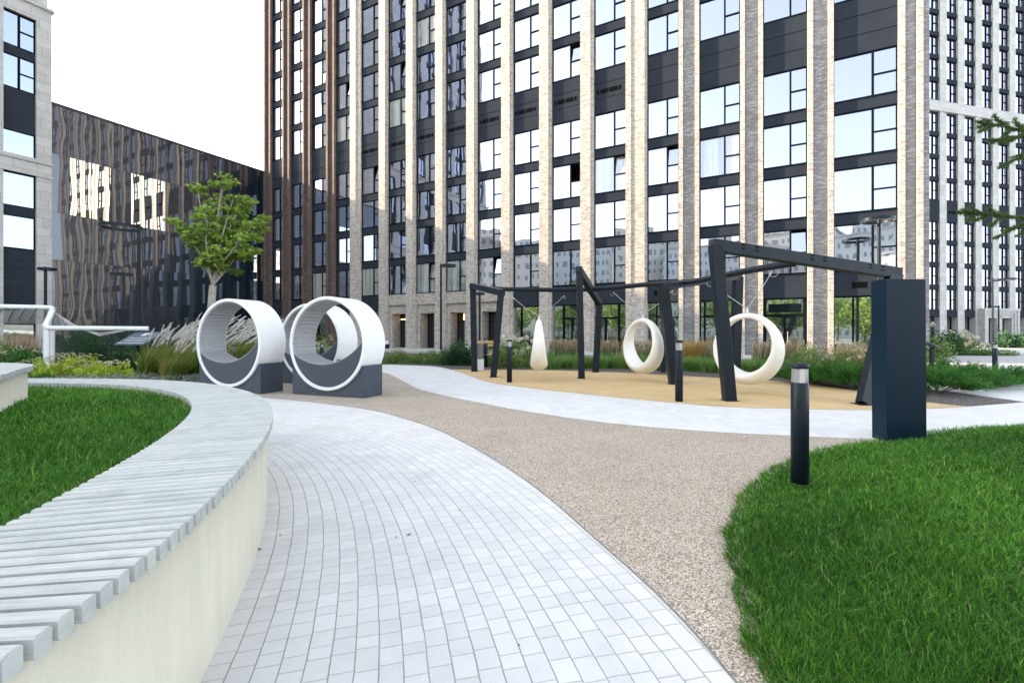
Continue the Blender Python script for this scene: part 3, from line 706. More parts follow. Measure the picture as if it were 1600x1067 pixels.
s = MB(); s.box(-12, .16, Y0-.1, Y1+.12, 23.7, 23.9); s.box(0.0, .10, Y0, Y1+.06, 13.0, 13.16); s.box(0, .07, Y0, Y1+.04, 12.1, 12.2)
s.build('cornice', M['stone_wall'], lb)
for (a, b) in ys_:
    for k, z0, z1 in lev:
        if k == 'c':
            c = MB(); c.box(-.5, -.22, a, b, z0, z1)
            zz = z0 + .62
            while zz < z1 - .3 and z0 < 5: c.box(-.5, -.205, a, b, zz-.01, zz+.01); zz += .62
            c.build('spandrel_panel', M['spandrel'], lb)
c = MB()
uf = MB(); upn = MB()
for (a, b) in ys_:
    z = 24.6
    while z < 58:
        c.box(-.8, -.5, a, b, z+2.3, z+2.9); uf.box(-.62, -.54, (a+b)/2-.05, (a+b)/2+.05, z, z+2.3)
        t1, t2 = rng.normal(0, .002, 2); upn.add([(-.6-t1, a, z), (-.6+t1, b, z), (-.6+t1+t2, b, z+2.3), (-.6-t1+t2, a, z+2.3)], [(0, 1, 2, 3)]); z += 2.905
q = uf.build('upper_windows', M['frame'], lb); q['kind'] = 'stuff'; q2_ = upn.build('window_pane', M['glass'], q); q2_['kind'] = 'stuff'
q = c.build('upper_spandrels', M['spandrel'], lb); q['kind'] = 'stuff'
for bi, (a, b) in enumerate(ys_):
    for k, z0, z1 in lev:
        if k in 'wg':
            f = MB(); p = MB(); fw = .05
            f.box(-.34, -.2, a, b, z0, z0+fw); f.box(-.34, -.2, a, b, z1-fw, z1); f.box(-.34, -.2, a, a+fw, z0, z1); f.box(-.34, -.2, b-fw, b, z0, z1)
            if z0 > 17:
                ym = a + (b-a)*.5; f.box(-.34, -.2, ym-.05, ym+.05, z0, z1); f.box(-.34, -.2, ym+.05, b, (z0+z1)/2-.03, (z0+z1)/2+.03)
            t1, t2 = rng.normal(0, .002, 2)
            p.add([(-.28-t1, a, z0), (-.28+t1, b, z0), (-.28+t1+t2, b, z1), (-.28-t1+t2, a, z1)], [(0, 1, 2, 3)])
            fo = f.build('window', M['frame'], lb); p.build('window_pane', M['glass_left'] if k == 'w' else M['glass_low'], fo)

# ------------------------------------------------------------------ light stone building on the right
rb = empty('pale_building', (53.7, 58.8, 0), math.atan2(.240, .971))
tag(rb, 'distant pale concrete block with close vertical fins on the right', 'building')
T0, ST, WW = -.41, 3.16, 1.75
nbay = 14; first = -6
fins = MB(); spn = MB()
ZR = 60
body = MB(); body.box(T0+first*ST-3, T0+(first+nbay)*ST+4, .9, 16, 0, ZR); body.build('wall', M['stone_wall'], rb)
low = [(4.4, 7.02)] + [(15.72-FLOOR*k-2.30, 15.72-FLOOR*k) for k in (2, 1, 0)]
mid = [(18.6+FLOOR*k, 18.6+FLOOR*k+2.35) for k in range(4)]
hi = [(31.4+FLOOR*k, 31.4+FLOOR*k+2.35) for k in range(8)]
rwins = []; rsp = []
for i in range(first, first+nbay):
    a = T0 + i*ST; b = a + WW
    if i in (3,):
        pass
    fm_ = MB(); fm_.box(b+.0, a+ST-.55, -.12, .9, 0, ZR); fm_.box(a+ST-.55, a+ST, .02, .9, 0, ZR); fm_.build('fin', M['stone_wall'], rb)
    prev = 3.5
    for (z0, z1) in low + mid + hi:
        if prev < 30 and z0 > 31: rsp.append((i, a, b, prev, 29.9, .12)); prev = 31.2
        if z0 - prev > .02: rsp.append((i, a, b, prev, z0, -.03))
        prev = z1
        rwins.append((i, a, b, z0, z1))
    rsp.append((i, a, b, prev, ZR, .12))
bb = MB(); bb.box(T0+first*ST, T0+(first+nbay)*ST, -.22, .9, 29.9, 31.2); bb.build('string_course', M['stone_wall'], rb)
def ps2(w):
    i, a, b, z0, z1 = w; vis = -1 <= i <= 6 and z1 < 47
    return (0 if vis else 1, z0)
rsp.sort(key=lambda w: ps2(w[:5])); rest = MB()
for n_, (i, a, b, z0, z1, y) in enumerate(rsp):
    q = MB() if n_ < 96 else rest; q.box(a, b, y, .9, z0, z1)
    if n_ < 96: q.build('spandrel_panel', M['spandrel'], rb)
q = rest.build('upper_spandrels', M['spandrel'], rb); q['kind'] = 'stuff'
rwins.sort(key=ps2); fm = MB(); pm = MB()
def rw(f, p, a, b, z0, z1):
    y = .12; xm = a+(b-a)*.50; fw = .06
    for q in ((a, b, z0, z0+fw), (a, b, z1-fw, z1), (a, a+fw, z0, z1), (b-fw, b, z0, z1)): f.box(q[0], q[1], y, y+.12, q[2], q[3])
    f.box(xm-.11, xm+.11, y-.004, y+.12, z0, z1); f.box(xm+.11, b, y-.002, y+.1, (z0+z1)/2-.05, (z0+z1)/2+.05)
    for (c0, c1) in ((a, xm), (xm, b)):
        t1, t2 = rng.normal(0, .003, 2)
        p.add([(c0, y+.06-t1, z0), (c1, y+.06+t1, z0), (c1, y+.06+t1+t2, z1), (c0, y+.06-t1+t2, z1)], [(0, 1, 2, 3)])
for k, (i, a, b, z0, z1) in enumerate(rwins):
    if k < 96:
        f1 = MB(); p1 = MB(); rw(f1, p1, a, b, z0, z1); w = f1.build('window', M['frame'], rb); p1.build('window_pane', M['glass'], w)
    else: rw(fm, pm, a, b, z0, z1)
w = fm.build('upper_windows', M['frame'], rb); w['kind'] = 'stuff'; q = pm.build('window_pane', M['glass'], w); q['kind'] = 'stuff'
for i in (1,):
    mb = MB(); a = T0+i*ST
    for x in (.25, .75, 1.2): mb.box(a+x, a+x+.36, -.05, -.02, 16.9, 17.2)
    mb.build('vent_grille', M['black'], rb)
for i in range(first, first+nbay):
    if i in (3, 4): continue
    a = T0+i*ST; f = MB(); g = MB()
    for q in ((a, a+.07), (a+WW-.07, a+WW), (a+WW*.45, a+WW*.45+.08)): f.box(q[0], q[1], .6, .72, 0, 3.5)
    g.add([(a, .68, 0), (a+WW, .68, 0), (a+WW, .68, 3.5), (a, .68, 3.5)], [(0, 1, 2, 3)])
    fo = f.build('shopfront', M['frame'], rb); g.build('shopfront_glass', M['glass_low'], fo)
# entrance portal of the pale building
a = T0 + 3*ST - 1.05; b = T0 + 4*ST + WW + .5
pm_ = MB()
for k, (e, y) in enumerate(((0, -.9), (.35, -.78), (.7, -.66))):
    pm_.box(a+e, b-e, y, .9, 4.3-e*.8, 4.3-e*.8+.34 if k else 4.65)
    pm_.box(a+e, a+e+.36, y, .9, 0, 4.3-e*.8); pm_.box(b-e-.36, b-e, y, .9, 0, 4.3-e*.8)
pm_.box((a+b)/2-.45, (a+b)/2+.45, -.6, .9, 0, 3.7); pm_.box(a+1.0, b-1.0, -.6, .9, 3.4, 3.8)
pm_.build('entrance_portal', M['stone_wall'], rb)
d = MB(); d.box(a+1.0, b-1.0, .2, .3, 0, 3.4); d.build('door', M['frame'], rb)

# ------------------------------------------------------------------ long curved planter bench and its lawn
HB = .74; TH = .055
def curved_bench(name, label, outer, on, W, z0, z1, ov=.042, gap=.019):
    """outer: (n,2) points a slat apart, on: normals pointing out of the planter"""
    root = empty(name, (*outer[0], 0)); tag(root, label, 'bench'); ox, oy = outer[0]
    inner = outer - on * W
    w = MB(); o2 = outer - on*ov; i2 = inner + on*.03; n = len(outer)
    vs = [(p[0]-ox, p[1]-oy, z0) for p in o2] + [(p[0]-ox, p[1]-oy, z1-TH-.004) for p in o2] + [(p[0]-ox, p[1]-oy, z1-TH-.004) for p in i2] + [(p[0]-ox, p[1]-oy, z0) for p in i2]
    fs = []
    for i in range(n-1):
        for k in range(3): fs.append((k*n+i, k*n+i+1, (k+1)*n+i+1, (k+1)*n+i))
    fs += [(0, n, 2*n, 3*n), (n-1, 4*n-1, 3*n-1, 2*n-1)]
    w.add(vs, fs, True); wo_ = w.build('wall', M['bench_wall'], root)
    w = MB(); o3 = outer - on*(ov+.012); i3 = inner + on*.05; zb = z1-TH-.0015
    w.add([(p[0]-ox, p[1]-oy, zb) for p in o3] + [(p[0]-ox, p[1]-oy, zb) for p in i3], [(i, i+1, n+i+1, n+i) for i in range(n-1)]); w.build('gap_shade_strip', M['black'], root)  # black strip added on the wall top, painted-in shade between the slats
    # slats
    verts = []; faces = []; var = []; uvs = []
    c = .006
    for i in range(n-1):
        if n > 400 and not (i % 1 == 0): continue
        A, B = outer[i], outer[i+1]; C, D = inner[i+1], inner[i]
        jz = random.uniform(-.0012, .0012); je = random.uniform(-.003, .003)
        def pt(u, v):          # u 0..1 across the slat, v 0..1 outer->inner
            p = (A*(1-u)+B*u)*(1-v) + (D*(1-u)+C*u)*v; return p
        lo = np.hypot(*(B-A)); li = max(np.hypot(*(C-D)), .02)
        ring = []
        for v, L in ((0, lo), (1, li)):
            g = min(gap/2/L, .2); cu = c/L
            prof = [(g+cu, -TH), (1-g-cu, -TH), (1-g, -TH+c), (1-g, -c), (1-g-cu, 0), (g+cu, 0), (g, -c), (g, -TH+c)]
            for u, z in prof:
                p = pt(u, v) - on[i]*(je if v == 0 else 0); ring.append((p[0]-ox, p[1]-oy, z1 + z + jz))
        b0 = len(verts); verts += ring; rv = random.random()
        var += [rv]*16
        for k in range(8):
            k2 = (k+1) % 8; faces.append((b0+k, b0+k2, b0+8+k2, b0+8+k)); y0 = i*.37 + k*.02
            uvs += [(0, y0), (0, y0+.02), (W, y0+.02), (W, y0)]
        faces.append(tuple(b0+k for k in range(8))[::-1]); uvs += [(random.random()*0+.01*k, i*.37+.003*k) for k in range(8)]
        faces.append(tuple(b0+8+k for k in range(8))); uvs += [(W, i*.37)]*8
    me = bpy.data.meshes.new('slatted_top'); me.from_pydata(verts, [], faces)
    ul = me.uv_layers.new(name='UVMap'); ul.data.foreach_set('uv', np.array(uvs, dtype=np.float32).reshape(-1))
    at_ = me.attributes.new('var', 'FLOAT', 'POINT'); at_.data.foreach_set('value', np.array(var, dtype=np.float32)); me.update()
    link_mesh('slatted_top', me, M['slats'], root)
    # the black strip under the slats darkens their gaps like shade
    return root, inner
BW = .60
bench, binner = curved_bench('curved_bench', 'long curved bench of pale slats on a cream wall beside the paver path', bo, bn, BW, 0, HB)

B2 = [(-3.0, 2.2), (-3.55, 2.9), (-4.02, 3.55), (-4.48, 4.12), (-4.80, 4.50), (-5.15, 4.95), (-5.75, 5.28), (-6.6, 5.35), (-9, 5.2)]
b2 = resample(catmull(B2, 10), .064, 10); t2_, n2_ = normals2(b2)
curved_bench('curved_bench', 'end of a higher slatted bench on the lawn at the left edge', b2, n2_, 1.15, .5, 1.06)

lawnL = [tuple(p) for p in binner[::6]] + [(-14, -2.2)]
LZ = .675
def lz(P): 
    d = edge_dist(lawnL, P); return LZ + .05*np.clip(d/1.5, 0, 1)
def grass_patch(name, label, poly, zf, n, bbox, near, h=(.05, .085), seed=0, keep=None):
    P = []; cnt = 0
    # rejection with density falling with distance from the camera
    while cnt < n:
        q = np.stack([rng.uniform(bbox[0], bbox[1], n), rng.uniform(bbox[2], bbox[3], n)], 1)
        d = np.hypot(q[:, 0], q[:, 1]); pr = np.clip((near/np.maximum(d, .3))**1.7, 0, 1)
        fx = np.abs(q[:, 0]) < 1.5*q[:, 1] + 1.8
        q = q[(rng.random(n) < pr) & fx & inside(poly, q)]
        if keep is not None: q = q[keep(q)]
        P.append(q); cnt += len(q)
    P = np.concatenate(P)[:n]; z = zf(P)
    return P, z
def tile_noise(P, s, seed):
    r = np.random.default_rng(seed); out = np.zeros(len(P))
    for k in range(6):
        a = r.uniform(0, 2*PI); f = s*r.uniform(.6, 2.2); ph = r.uniform(0, 6.28)
        out += np.sin((P[:, 0]*math.cos(a)+P[:, 1]*math.sin(a))*f+ph)
    return out/6*.5+.5
def lawn(name, label, poly, zf, n, bbox, near, seed):
    # base sheet with height
    xs = np.arange(bbox[0], bbox[1], .12); ys = np.arange(bbox[2], bbox[3], .12); X, Y = np.meshgrid(xs, ys)
    P = np.stack([X.ravel(), Y.ravel()], 1); ins = inside(poly, P) ; Z = zf(P) - .012; nx = len(xs)
    vs = [(p[0], p[1], z if k else z-.05) for p, z, k in zip(P, Z, ins)]
    fs = [(j*nx+i, j*nx+i+1, (j+1)*nx+i+1, (j+1)*nx+i) for j in range(len(ys)-1) for i in range(nx-1) if ins[j*nx+i] and ins[j*nx+i+1] and ins[(j+1)*nx+i] and ins[(j+1)*nx+i+1]]
    mb = MB(); mb.add(vs, fs, True); bo_ = mb.build(name + '_soil', M['soil']); bo_['kind'] = 'structure'
    P, z = grass_patch(name, label, poly, zf, n, bbox, near)
    N_ = len(P); pat = tile_noise(P, 2.2, seed); pat2 = tile_noise(P, 7, seed+1)
    H = rng.uniform(.032, .078, N_)*(.7+.6*pat2) ; tall = rng.random(N_) < .04; H[tall] *= 1.4
    W = rng.uniform(.0024, .0046, N_) * np.clip(np.hypot(P[:, 0], P[:, 1])/2.6, .9, 2.2)
    a = rng.uniform(0, 2*PI, N_) + 2*PI*.4*tile_noise(P, 5, seed+2); L = rng.uniform(.05, 1.1, N_)**1.0
    lean = np.stack([np.cos(a)*L, np.sin(a)*L], 1)
    ed_ = edge_dist(poly, P); cen = np.mean(np.array(poly), axis=0) if name == 'lawn' else np.array([4.5, 3.0])
    og = P - cen; og /= np.linalg.norm(og, axis=1, keepdims=True); fr_ = (ed_ < .07) & (name != 'lawn')
    lean[fr_] = lean[fr_]*.6 + og[fr_]*rng.uniform(.1, 1.0, (fr_.sum(), 1)); H[fr_] *= rng.uniform(.7, 1.25, fr_.sum())
    var = np.clip(rng.normal(.34, .25, N_) + (pat-.5)*.5, 0, .92); dry = rng.random(N_) < .02; var[dry] = rng.uniform(.92, 1, dry.sum())
    edge = edge_dist(poly, P); var = np.where((edge < .12) & (rng.random(N_) < .25), np.clip(var+.3, 0, 1), var)
    o = blades(name, np.stack([P[:, 0], P[:, 1], z-.01], 1), H, W, lean, rng.uniform(.1, .45, N_), var, M['lawn'])
    tag(o, label, 'lawn', kind='stuff'); return o
lawn('lawn', 'bright green raised lawn enclosed by the curved slatted bench', lawnL, lz, 120000, (-9.5, -.9, .3, 6.3), 1.6, 3)

RE = [(1225, 1130), (1192, 1067), (1172, 1020), (1148, 940), (1137, 864), (1138, 816), (1160, 776), (1192, 744), (1240, 718), (1300, 700), (1364, 691)]
lawnR = [(1.05, -.6), (1.0, .6)] + [tuple(gp(*p)[:2]) for p in RE] + [(5.6, 6.35), (6.8, 6.75), (8.5, 7.0), (11, 6.6), (13, 5), (13, -1)]
lawnR = [(p[0]+.022*math.sin(k*1.9)+.015*math.sin(k*.73+1), p[1]+.012*math.sin(k*2.7)) for k, p in enumerate(resample(catmull(lawnR, 6), .12, 1))]
def rz_(P):
    d = edge_dist(lawnR, P); t = np.clip(d/1.5, 0, 1); t = t*t*(3-2*t)
    return .02 + (.17 + .16*np.clip((P[:, 0]-3.6)/2.6, 0, 1))*t
lawn('grass_mound', 'lush green grassy mound beside the brown gravel path on the right', lawnR, rz_, 215000, (.7, 11.0, -.4, 7.1), 1.9, 8)

def fallen_leaf(lab, x, y, sz, a, m):
    p = gp(x, y, .006); root = MB(); n = 9
    pts = [(sz*.5*math.cos(t)*(1+.25*math.sin(3*t)), sz*.35*math.sin(t), .003 + .002*math.sin(2*t)) for t in np.linspace(0, 2*PI, n, endpoint=False)]
    root.add([(0, 0, .006)] + pts, [(0, 1+i, 1+(i+1) % n) for i in range(n)]); root.tube([(sz*.45, 0, .002), (sz*.8, .004, .003)], .0008, 4)
    o = root.build('fallen_leaf', m); o.location = p; o.rotation_euler = (0, 0, a); tag(o, lab, 'leaf', 'litter on the pale pavers')
M['dry_leaf'] = simple('dry_leaf', (.16,.14,.06), (.10,.08,.04), .8, 30)
for a_ in [('small round dry leaf lying in the middle of the paver path', 638, 835, .030, .4), ('tiny dry leaf left beside the round leaf on the pavers', 619, 839, .018, 1.2), ('dry curled leaf at the foot of the bench wall', 406, 858, .030, 2.0),
           ('small dark leaf on the pavers near the bench wall', 437, 836, .016, .2), ('tiny leaf on the upper part of the paver path', 648, 752, .022, .9), ('leaf speck near the lower middle of the path', 811, 1008, .014, 1.5), ('leaf speck on the right half of the paver path', 718, 797, .016, 2.5)]:
    fallen_leaf(*a_, M['dry_leaf'])

# ------------------------------------------------------------------ bollard lights
def bollard_proto():
    root = empty('bollard_light'); r = .068
    b = MB(); b.lathe([(0, 0), (r, 0), (r, .86), (r-.004, .865), (0, .865)]); b.build('post', M['anthracite'], root)
    l = MB(); l.lathe([(r-.006, .866), (r-.006, .985)]); l.build('lens', M['lens'], root)
    c = MB(); c.lathe([(0, .985), (r, .985), (r+.001, 1.0), (r+.001, 1.018), (r-.006, 1.027), (0, 1.03)]); c.build('cap', M['anthracite'], root)
    l = MB(); l.lathe([(.022, .866), (.022, .985)], n=12); l.build('lamp_core', M['dark_metal'], root)
    return root
bp = bollard_proto(); first_b = True
BOL = [((2.49, 3.97, .11), 1.0, 'black bollard light standing in the grass beside the gravel path'),
       (gp(1061, 628), 1.22, 'black bollard light on sandy rubber before the middle ring swing'),
       (gp(796, 598), 1.18, 'black bollard light between the leaning portal frame and egg swing'),
       (gp(759, 574), 1.14, 'black bollard light beside the grey slatted bin'),
       (at(1554.5, 15.8), 1.02, 'black bollard light behind the spreading juniper at the right edge'),
       (at(364, 14.5), 1.0, 'black bollard light seen through the left white ring'),
       (at(503, 17.5), 1.0, 'black bollard light seen through the nearest white ring')]
for p, s, lab in BOL:
    o = bp if first_b else copy_tree(bp); first_b = False
    o.location = p; o.scale = (s**.5*1.02, s**.5*1.02, s); tag(o, lab, 'bollard light', 'bollard lights along the paths')

# ------------------------------------------------------------------ lounging rings
def hut_proto():
    root = empty('lounge_ring'); Lw, Dp, Hb = 1.98, .64, .70; Rc, RO, RI = 1.17, 1.04, .965
    b = MB(); b.box(-Lw/2, Lw/2, 0, Dp, 0, Hb, .006); blk = b.build('base_block', M['block'], root)
    n = 96; sh = MB()
    prof = [(RI, -.03), (RI+.01, -.045), (RO-.012, -.045), (RO, -.033), (RO, Dp+.033), (RO-.012, Dp+.045), (RI+.01, Dp+.045), (RI, Dp+.03)]
    vs = [(r*math.cos(2*PI*k/n), y, Rc + r*math.sin(2*PI*k/n)) for r, y in prof for k in range(n)]
    m = len(prof)
    sh.add(vs, [(i*n+k, i*n+(k+1) % n, ((i+1) % m)*n+(k+1) % n, ((i+1) % m)*n+k) for i in range(m) for k in range(n)], True)
    o = sh.build('ring_shell', M['white_shell'], root); o.data.set_sharp_from_angle(angle=R(35))
    # seat segment: inside the ring, below a shallow arc
    A_, B_, C_ = np.array((-.94, -.23)), np.array((-.12, -.455)), np.array((.962, .07))
    mm = np.array([B_-A_, C_-A_])*2; cc = np.linalg.solve(mm, np.array([B_@B_-A_@A_, C_@C_-A_@A_]))
    ra = float(np.hypot(*(A_-cc))); cx, cz = float(cc[0]), Rc + float(cc[1])
    def top(x): return cz - math.sqrt(max(ra*ra-(x-cx)**2, 0))
    pts = [];  ang = []
    for k in range(400):
        t = -1.5*PI + 2*PI*k/400; x = RI*math.cos(t); z = Rc+RI*math.sin(t)
        if z < top(x): ang.append(t)
    lo_, hi_ = min(ang), max(ang)
    bott = [(RI*.999*math.cos(t), Rc+RI*.999*math.sin(t)) for t in np.linspace(lo_, hi_, 40)]
    xa, xb = bott[-1][0], bott[0][0]
    tp = [(x, top(x)-.02) for x in np.linspace(xb, xa, 26)]
    poly = bott + [(x, top(x)-.02) for x in np.linspace(xa, xb, 26)[1:-1]]
    s = MB(); m = len(poly)
    y0, y1 = -.018, Dp+.018
    s.add([(x, y0, z) for x, z in poly], [tuple(range(m))]); s.add([(x, y1, z) for x, z in poly], [tuple(range(m))[::-1]])
    s.build('seat_panel', M['block'], root)
    # slats over the seat and round the inside of the ring
    sl = MB(); w = .088; gap = .010
    def slat(px, pz, tx, tz, nx, nz, w):
        h = .018; a = (px, pz); 
        q = [(px - tx*w/2, pz - tz*w/2), (px + tx*w/2, pz + tz*w/2), (px + tx*(w/2-.004) + nx*h, pz + tz*(w/2-.004) + nz*h), (px - tx*(w/2-.004) + nx*h, pz - tz*(w/2-.004) + nz*h)]
        sl.add([(x, y0+.004, z) for x, z in q] + [(x, y1-.004, z) for x, z in q], [(0,1,2,3), (7,6,5,4), (0,4,5,1), (1,5,6,2), (2,6,7,3), (3,7,4,0)])
    a0 = math.atan2(top(xa)-cz, xa-cx); a1 = math.atan2(top(xb)-cz, xb-cx)
    if a0 > 0: a0 -= 2*PI
    if a1 > 0: a1 -= 2*PI
    k = int(abs(a1-a0)*ra/(w+gap))
    for i in range(k):
        t = a0 + (a1-a0)*(i+.5)/k; r = ra+.018
        slat(cx+r*math.cos(t), cz+r*math.sin(t), -math.sin(t), math.cos(t), -math.cos(t), -math.sin(t), w)
    rr = RI-.002; span = 2*PI-(hi_-lo_); k = int(span*rr/(w+gap))
    for i in range(k):
        t = hi_ + span*(i+.5)/k
        slat(rr*math.cos(t), Rc+rr*math.sin(t), -math.sin(t), math.cos(t), -math.cos(t), -math.sin(t), w)
    sl.build('slat_lining', M['hut_slats'], root)
    return root
hp = hut_proto()
def place_hut(o, cxpx, Y, lab, yaw):
    o.location = at(cxpx, Y); o.rotation_euler = (0, 0, yaw); tag(o, lab, 'lounge seat', 'white lounging rings on dark blocks')
yaw = math.atan2(-.345, .938)
place_hut(hp, 511, 10.15, 'nearest white ring seat with grey slats on dark block, right of the group', yaw)
h2 = copy_tree(hp); place_hut(h2, 357.5, 10.80, 'leftmost white ring seat with grey slats, before the plumed grass', yaw)
h3 = copy_tree(hp); place_hut(h3, 484, 12.5, 'rear white ring seat partly hidden behind the other two', yaw)

# ------------------------------------------------------------------ swing frame
fr = empty('swing_frame', (3, 13, 0)); tag(fr, 'angular dark steel swing frame of leaning portals joined by a long rail', 'swing frame')
def fb(name, a, b, w, h, up=(0, 0, 1), parent=fr, m=None, w2=None, h2=None):
    mb = MB(); o = Vector((3, 13, 0)); mb.bar(Vector(a)-o, Vector(b)-o, w, h, up, .006, w2, h2); return mb.build(name, m or M['anthracite'], parent)
def P3(x, y, Y): return Vector(((x-800)/F*Y, Y, zat(y, Y)))
legs = [((741.5, 581), (739, 447), 16.6, .21, .24), ((771, 590), (783, 457), 14.45, .20, .24), ((908.5, 592), (905, 423), 14.04, .18, .22),
        ((930.5, 582), (936.5, 474), 16.3, .20, .22), ((1054, 601), (1036, 449), 12.47, .26, .24), ((1148, 592), (1153, 433), 14.0, .24, .24),
        ((1036, 582), (1037, 446), 16.3, .13, .13), ((1140, 627), (1117.5, 384), 9.43, .22, .22)]
tops = []
for (bx_, by_), (tx, ty), Y, w, h in legs:
    a = P3(bx_, by_, Y); a.z = 0; b = P3(tx, ty, Y); fb('post', a, b, w, h, (0, 1, 0)); tops.append(b)
D3a = Vector((6.86, 8.92, 0)); D3b = P3(1398, 427, 10.2)
fb('post', D3a, D3b, .30, .16, (0, 1, 0))
ext = lambda a, b, e: a + (b-a).normalized()*-e
def beam(a, b, w, h, **k): 
    d = (b-a).normalized(); fb('beam', a-d*w*.45, b+d*w*.45, w, h, **k)
beam(tops[0], tops[1], .20, .20); beam(tops[2], tops[3], .18, .22); beam(tops[4], tops[5], .20, .17); beam(tops[7], D3b, .20, .24)
# long rail
rl = MB(); o = Vector((3, 13, 0))
rp = [P3(765, 451.5, 16.0), P3(800, 452, 15.6), P3(860, 453, 15.4), P3(927, 452, 15.3), P3(1017, 444, 14.0), P3(1080, 440, 12.6), P3(1112, 434, 11.8), P3(1180, 421, 10.6), P3(1243, 411, 9.85)]
rp = [Vector(p) for p in catmull([tuple(p) for p in rp], 5)]
rl.tube([p-o for p in rp], .075, 14); rl.build('rail', M['anthracite'], fr)
# bolted slots on the big beam
bs = MB(); A = tops[7]; B = D3b; d = (B-A).normalized(); sd_ = d.cross(Vector((0, 0, 1))).normalized(); upv = sd_.cross(d)
for f0 in (.13, .20, .50, .57, .83, .90):
    for dz in (-.035, .035):
        c = A + (B-A)*f0 + upv*(dz+.04) + sd_*.102
        bs.bar(c - d*.035 - o, c + d*.035 - o, .012, .02)
bs.build('bolt_slot', M['black'], fr)
# foot plates
for a, w in [(P3(x[0][0], x[0][1], x[2]), x[3]) for x in legs] + [(D3a, .3)]:
    mb = MB(); mb.box(a.x-3-w*.62, a.x-3+w*.62, a.y-13-.15, a.y-13+.15, .016, .026); mb.build('foot_plate', M['dark_metal'], fr)

# ring swings
def swing(px, ytop, ybot, Y, yaw, anchors, lab, wmul=1.0, side=1):
    H = (ybot-ytop)/F*Y; zc = zat((ytop+ybot)/2, Y); c = at(px, Y); Rr = H/2
    root = empty('ring_swing', (c.x, c.y, zc-Rr), yaw)
    tag(root, lab, 'swing', 'white ring swings hanging from the frame')
    n, m = 84, 22; vs = []
    for k in range(n):
        th = 2*PI*k/n; ct, st = math.cos(th), math.sin(th)   # st=-1 bottom
        lowf = (1 - st)/2                                    # 0 top .. 1 bottom
        hw = (.075 + .195*lowf**.8)*wmul                           # half width along the axis
        thk = .125 + .16*lowf**1.3                                # radial thickness
        for j in range(m):
            a = 2*PI*j/m; ca, sa = math.cos(a), math.sin(a)
            y = hw*(abs(sa)**.8)*(1 if sa > 0 else -1)
            rad = Rr - thk/2 + (thk/2)*(ca if ca > 0 else -abs(ca)**.35)
            rad -= .045*lowf*(abs(y)/hw)**2 * (1 if ca > 0 else -.3)
            vs.append((rad*ct, y, Rr + rad*st*(1.0)))
    s = MB(); s.add(vs, [(i*m+j, ((i+1) % n)*m+j, ((i+1) % n)*m+(j+1) % m, i*m+(j+1) % m) for i in range(n) for j in range(m)], True)
    s.build('ring_seat', M['swing'], root)
    hg = MB(); hg.tube([(0, 0, 2*Rr-.02), (0, 0, 2*Rr+.11)], [.035, .022], 10); hg.build('hanger', M['cable'], root)
    inv = (Matrix.Translation(root.location) @ Matrix.Rotation(yaw, 4, 'Z')).inverted()
    for p in anchors:
        t0 = Vector((0, 0, 2*Rr+.10)); t1 = inv @ p; mid = (t0+t1)/2 - Vector((0, 0, .04))
        cb = MB(); cb.tube([t0, mid, t1], .0075, 6); cb.tube([t0*.14+t1*.86, t1], .014, 6); cb.build('cable', M['cable'], root)
        lp = MB(); q = (t1-t0).normalized()
        pts = [t1 + Vector((q.x*.05, q.y*.05, 0)) + Vector((.11*math.cos(a), 0, -.10*math.sin(a)-.02)) for a in np.linspace(0, PI, 9)]
        lp.tube(pts, .0055, 6); lp.build('safety_loop', M['cable'], root)
    return root
swing(842, 499, 578.5, 13.3, R(-93.3), [P3(800, 464, 15.0), P3(882, 462, 15.3)], 'narrow white teardrop swing seen edge-on, leftmost of the three', .95)
swing(1004, 497, 584, 13.4, R(-70), [P3(958, 457, 15.0), P3(1052, 454, 12.9)], 'middle white ring swing turned partly sideways before straw grasses', 1.0)
swing(1167, 489, 601, 10.5, R(-60), [P3(1112, 440, 11.5), P3(1207, 424, 10.2)], 'largest white ring swing right of the tall leaning post', 1.0)

# dark pylon on the right
py = empty('dark_pylon', (4.80, 5.87, 0), R(2)); tag(py, 'tall plain navy metal pylon standing at the edge of the grassy mound', 'pylon')
mb = MB(); mb.bar((.262, .12, 0), (.248, .12, 2.085), .524, .24, (0, 1, 0), .004); mb.build('casing', M['steel_navy'], py)
mb = MB(); mb.box(-.0, .50, .01, .23, 2.084, 2.094); mb.build('top_plate', M['anthracite'], py)

# ------------------------------------------------------------------ street lamps
def ring_lamp(lab, pos, H, rr, dirx, head='ring', sx=1.0):
    root = empty('street_lamp', pos); tag(root, lab, 'street lamp', 'lamp posts with round heads')
    p = MB(); p.tube([(0, 0, 0), (0, 0, H)], [.085, .07], 14); p.build('post', M['anthracite'], root)
    h = MB(); n = 48; cx = dirx*(rr+.02) if abs(dirx) > .01 else 0
    prof = [(rr-.09, -.07), (rr, -.07), (rr, .07), (rr-.09, .07)]
    vs = [(cx + r*math.cos(2*PI*k/n), r*math.sin(2*PI*k/n), H-.14+z) for r, z in prof for k in range(n)]
    h.add(vs, [(i*n+k, i*n+(k+1) % n, ((i+1) % 4)*n+(k+1) % n, ((i+1) % 4)*n+k) for i in range(4) for k in range(n)])
    hh = h.build('lamp_ring', M['anthracite'], root)
    a = MB(); a.box(min(0, cx-dirx*rr), max(.05, cx-dirx*rr), -.04, .04, H-.18, H-.1); a.build('arm', M['anthracite'], root)
    l = MB(); prof = [(rr-.075, -.072), (rr-.015, -.072)]
    vs = [(cx + r*math.cos(2*PI*k/n), r*math.sin(2*PI*k/n), H-.14+z-.004) for r, z in prof for k in range(n)]
    l.add(vs, [(k, (k+1) % n, n+(k+1) % n, n+k) for k in range(n)]); l.build('diffuser', M['white_tube'], hh)
    return root
